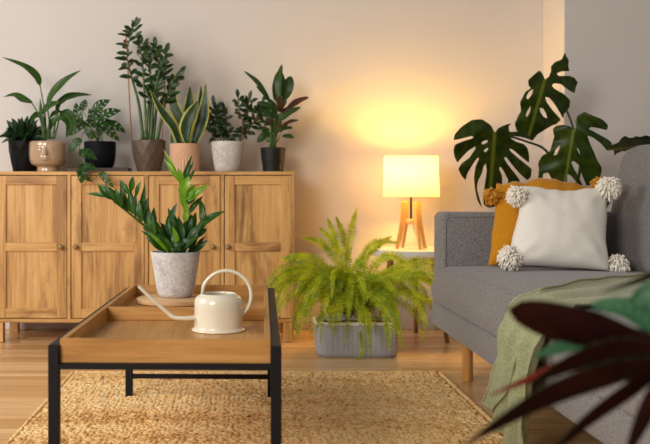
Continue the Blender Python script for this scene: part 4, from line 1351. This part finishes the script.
monleaf(m4, [], (660, 144), (608, 150), 4.10, curl=.05, tilt=(-.2, 2.5))
mtop = mc+V((0, 0, .26))
for pts in ([mtop, P(562, 190, 4.42), P(548, 153, 4.40), P(525, 141, 4.38), P(495, 133, 4.375)], [mtop+V((.02, 0, 0)), P(580, 170, 4.46), P(573, 128, 4.47), P(562, 102, 4.47), P(546, 79, 4.44)],
            [mtop+V((.03, .02, 0)), P(592, 200, 4.40), P(584, 160, 4.38), P(574, 131, 4.30)], [mtop+V((.05, 0, 0)), P(610, 200, 4.45), P(640, 150, 4.35), P(660, 146, 4.14)]):
    q = MB(); q.tube(smooth(pts, 30), [.0085-.005*i/30 for i in range(31)], 8); q.build('stalk', M_stemdk, t)

# ------------------------------------------------------------ prayer plant close to the camera
gx, gy = .64, .95
t = thing('potted_prayer_plant', (gx, gy, 0), 'blurred dark maroon-backed leaves of a plant closest to the camera, lower right', 'plant')
q = MB(); q.lathe([(.09, .001), (.10, .004), (.13, .25), (.132, .26), (.124, .262), (.12, .22)], (gx, gy, 0), 40); q.build('pot', M_brownpot, t)
soil(t, (gx, gy), .12, .235)


def two_sided(pts, w, nrm, top_m, und_m, prof='lance', fold=.2, wave=.0, thick=.0008):
    """leaf with a green face and a maroon underside, both real layers"""
    nrm = V(nrm).normalized()
    q = MB(); q.leaf(pts, w, nrm, 0, fold, prof, 18, wave=wave, mi=0)
    q2 = MB(); q2.leaf([V(p)-nrm*thick for p in pts], w, nrm, 0, fold, prof, 18, wave=wave, mi=0)
    q.add(q2.v, q2.f, q2.uv, 1)
    return q.build('leaf', [top_m, und_m], t)


S1 = F/.95
UN = (.1, .75, .65)   # green side away from the camera: the photo shows the undersides
lf = [([(668, 352), (620, 340), (566, 327), (508, 309)], 50, (0, .85, .45), .95, M_fgund, 'round'),
      ([(668, 352), (620, 352), (560, 368), (488, 396)], 20, (0, .9, .4), .97, M_fgred, 'lance'),
      ([(668, 356), (630, 352), (580, 362), (528, 384)], 36, (0, .8, .5), .93, M_fgund, 'lance'),
      ([(668, 362), (610, 376), (540, 402), (462, 446)], 36, (0, .8, .5), .90, M_fgund, 'lance'),
      ([(668, 356), (640, 384), (590, 420), (545, 458)], 22, (0, .8, .5), .93, M_fgund, 'lance'),
      ([(672, 370), (655, 395), (638, 430), (620, 470)], 18, (.5, .8, .2), .90, M_fgund, 'lance'),
      ([(676, 262), (650, 276), (630, 284), (600, 292)], 9, (0, .8, .5), 1.0, M_fgund, 'lance'),
      ([(668, 345), (655, 338), (640, 335), (622, 338)], 26, (0, .8, .5), .95, M_fgund, 'ell')]
for (pts, w, nr_, d, um, pf) in lf:
    two_sided([P(x, y, d+.02*k) for k, (x, y) in enumerate(pts)], w/F*d, nr_, M_fgtop, um, pf)
two_sided([P(676, 338, .98), P(650, 322, 1.0), P(625, 308, 1.02), P(590, 304, 1.05)], 27/F, (0, -.9, .5), M_fgtop, M_fgund, 'ell')
two_sided([P(690, 275, .98), P(665, 288, 1.0), P(645, 296, 1.01), P(630, 306, 1.02)], 24/F, (0, -.9, .5), M_fgtop, M_fgund, 'ell')
two_sided([P(600, 335, 1.0), P(575, 344, 1.0), P(552, 350, 1.0), P(532, 358, 1.0)], 15/F, (0, -.7, .6), M_fgtop, M_fgund, 'lance')
for (a, dd) in (((668, 350), .95), ((668, 362), .90), ((672, 370), .90), ((676, 262), 1.0), ((676, 338), .98), ((690, 275), .98), ((600, 335), 1.0)):
    q = MB(); A = P(*a, dd)
    mid = V(((A.x+gx)/2+.03, (A.y+gy)/2, (A.z+.24)/2)) if a[0] > 610 else P(670, 370, .99)
    q.tube(smooth([V((gx+R.uniform(-.02, .02), gy, .238)), mid, A], 12), .0026, 6); q.build('stalk', M_fgund, t)
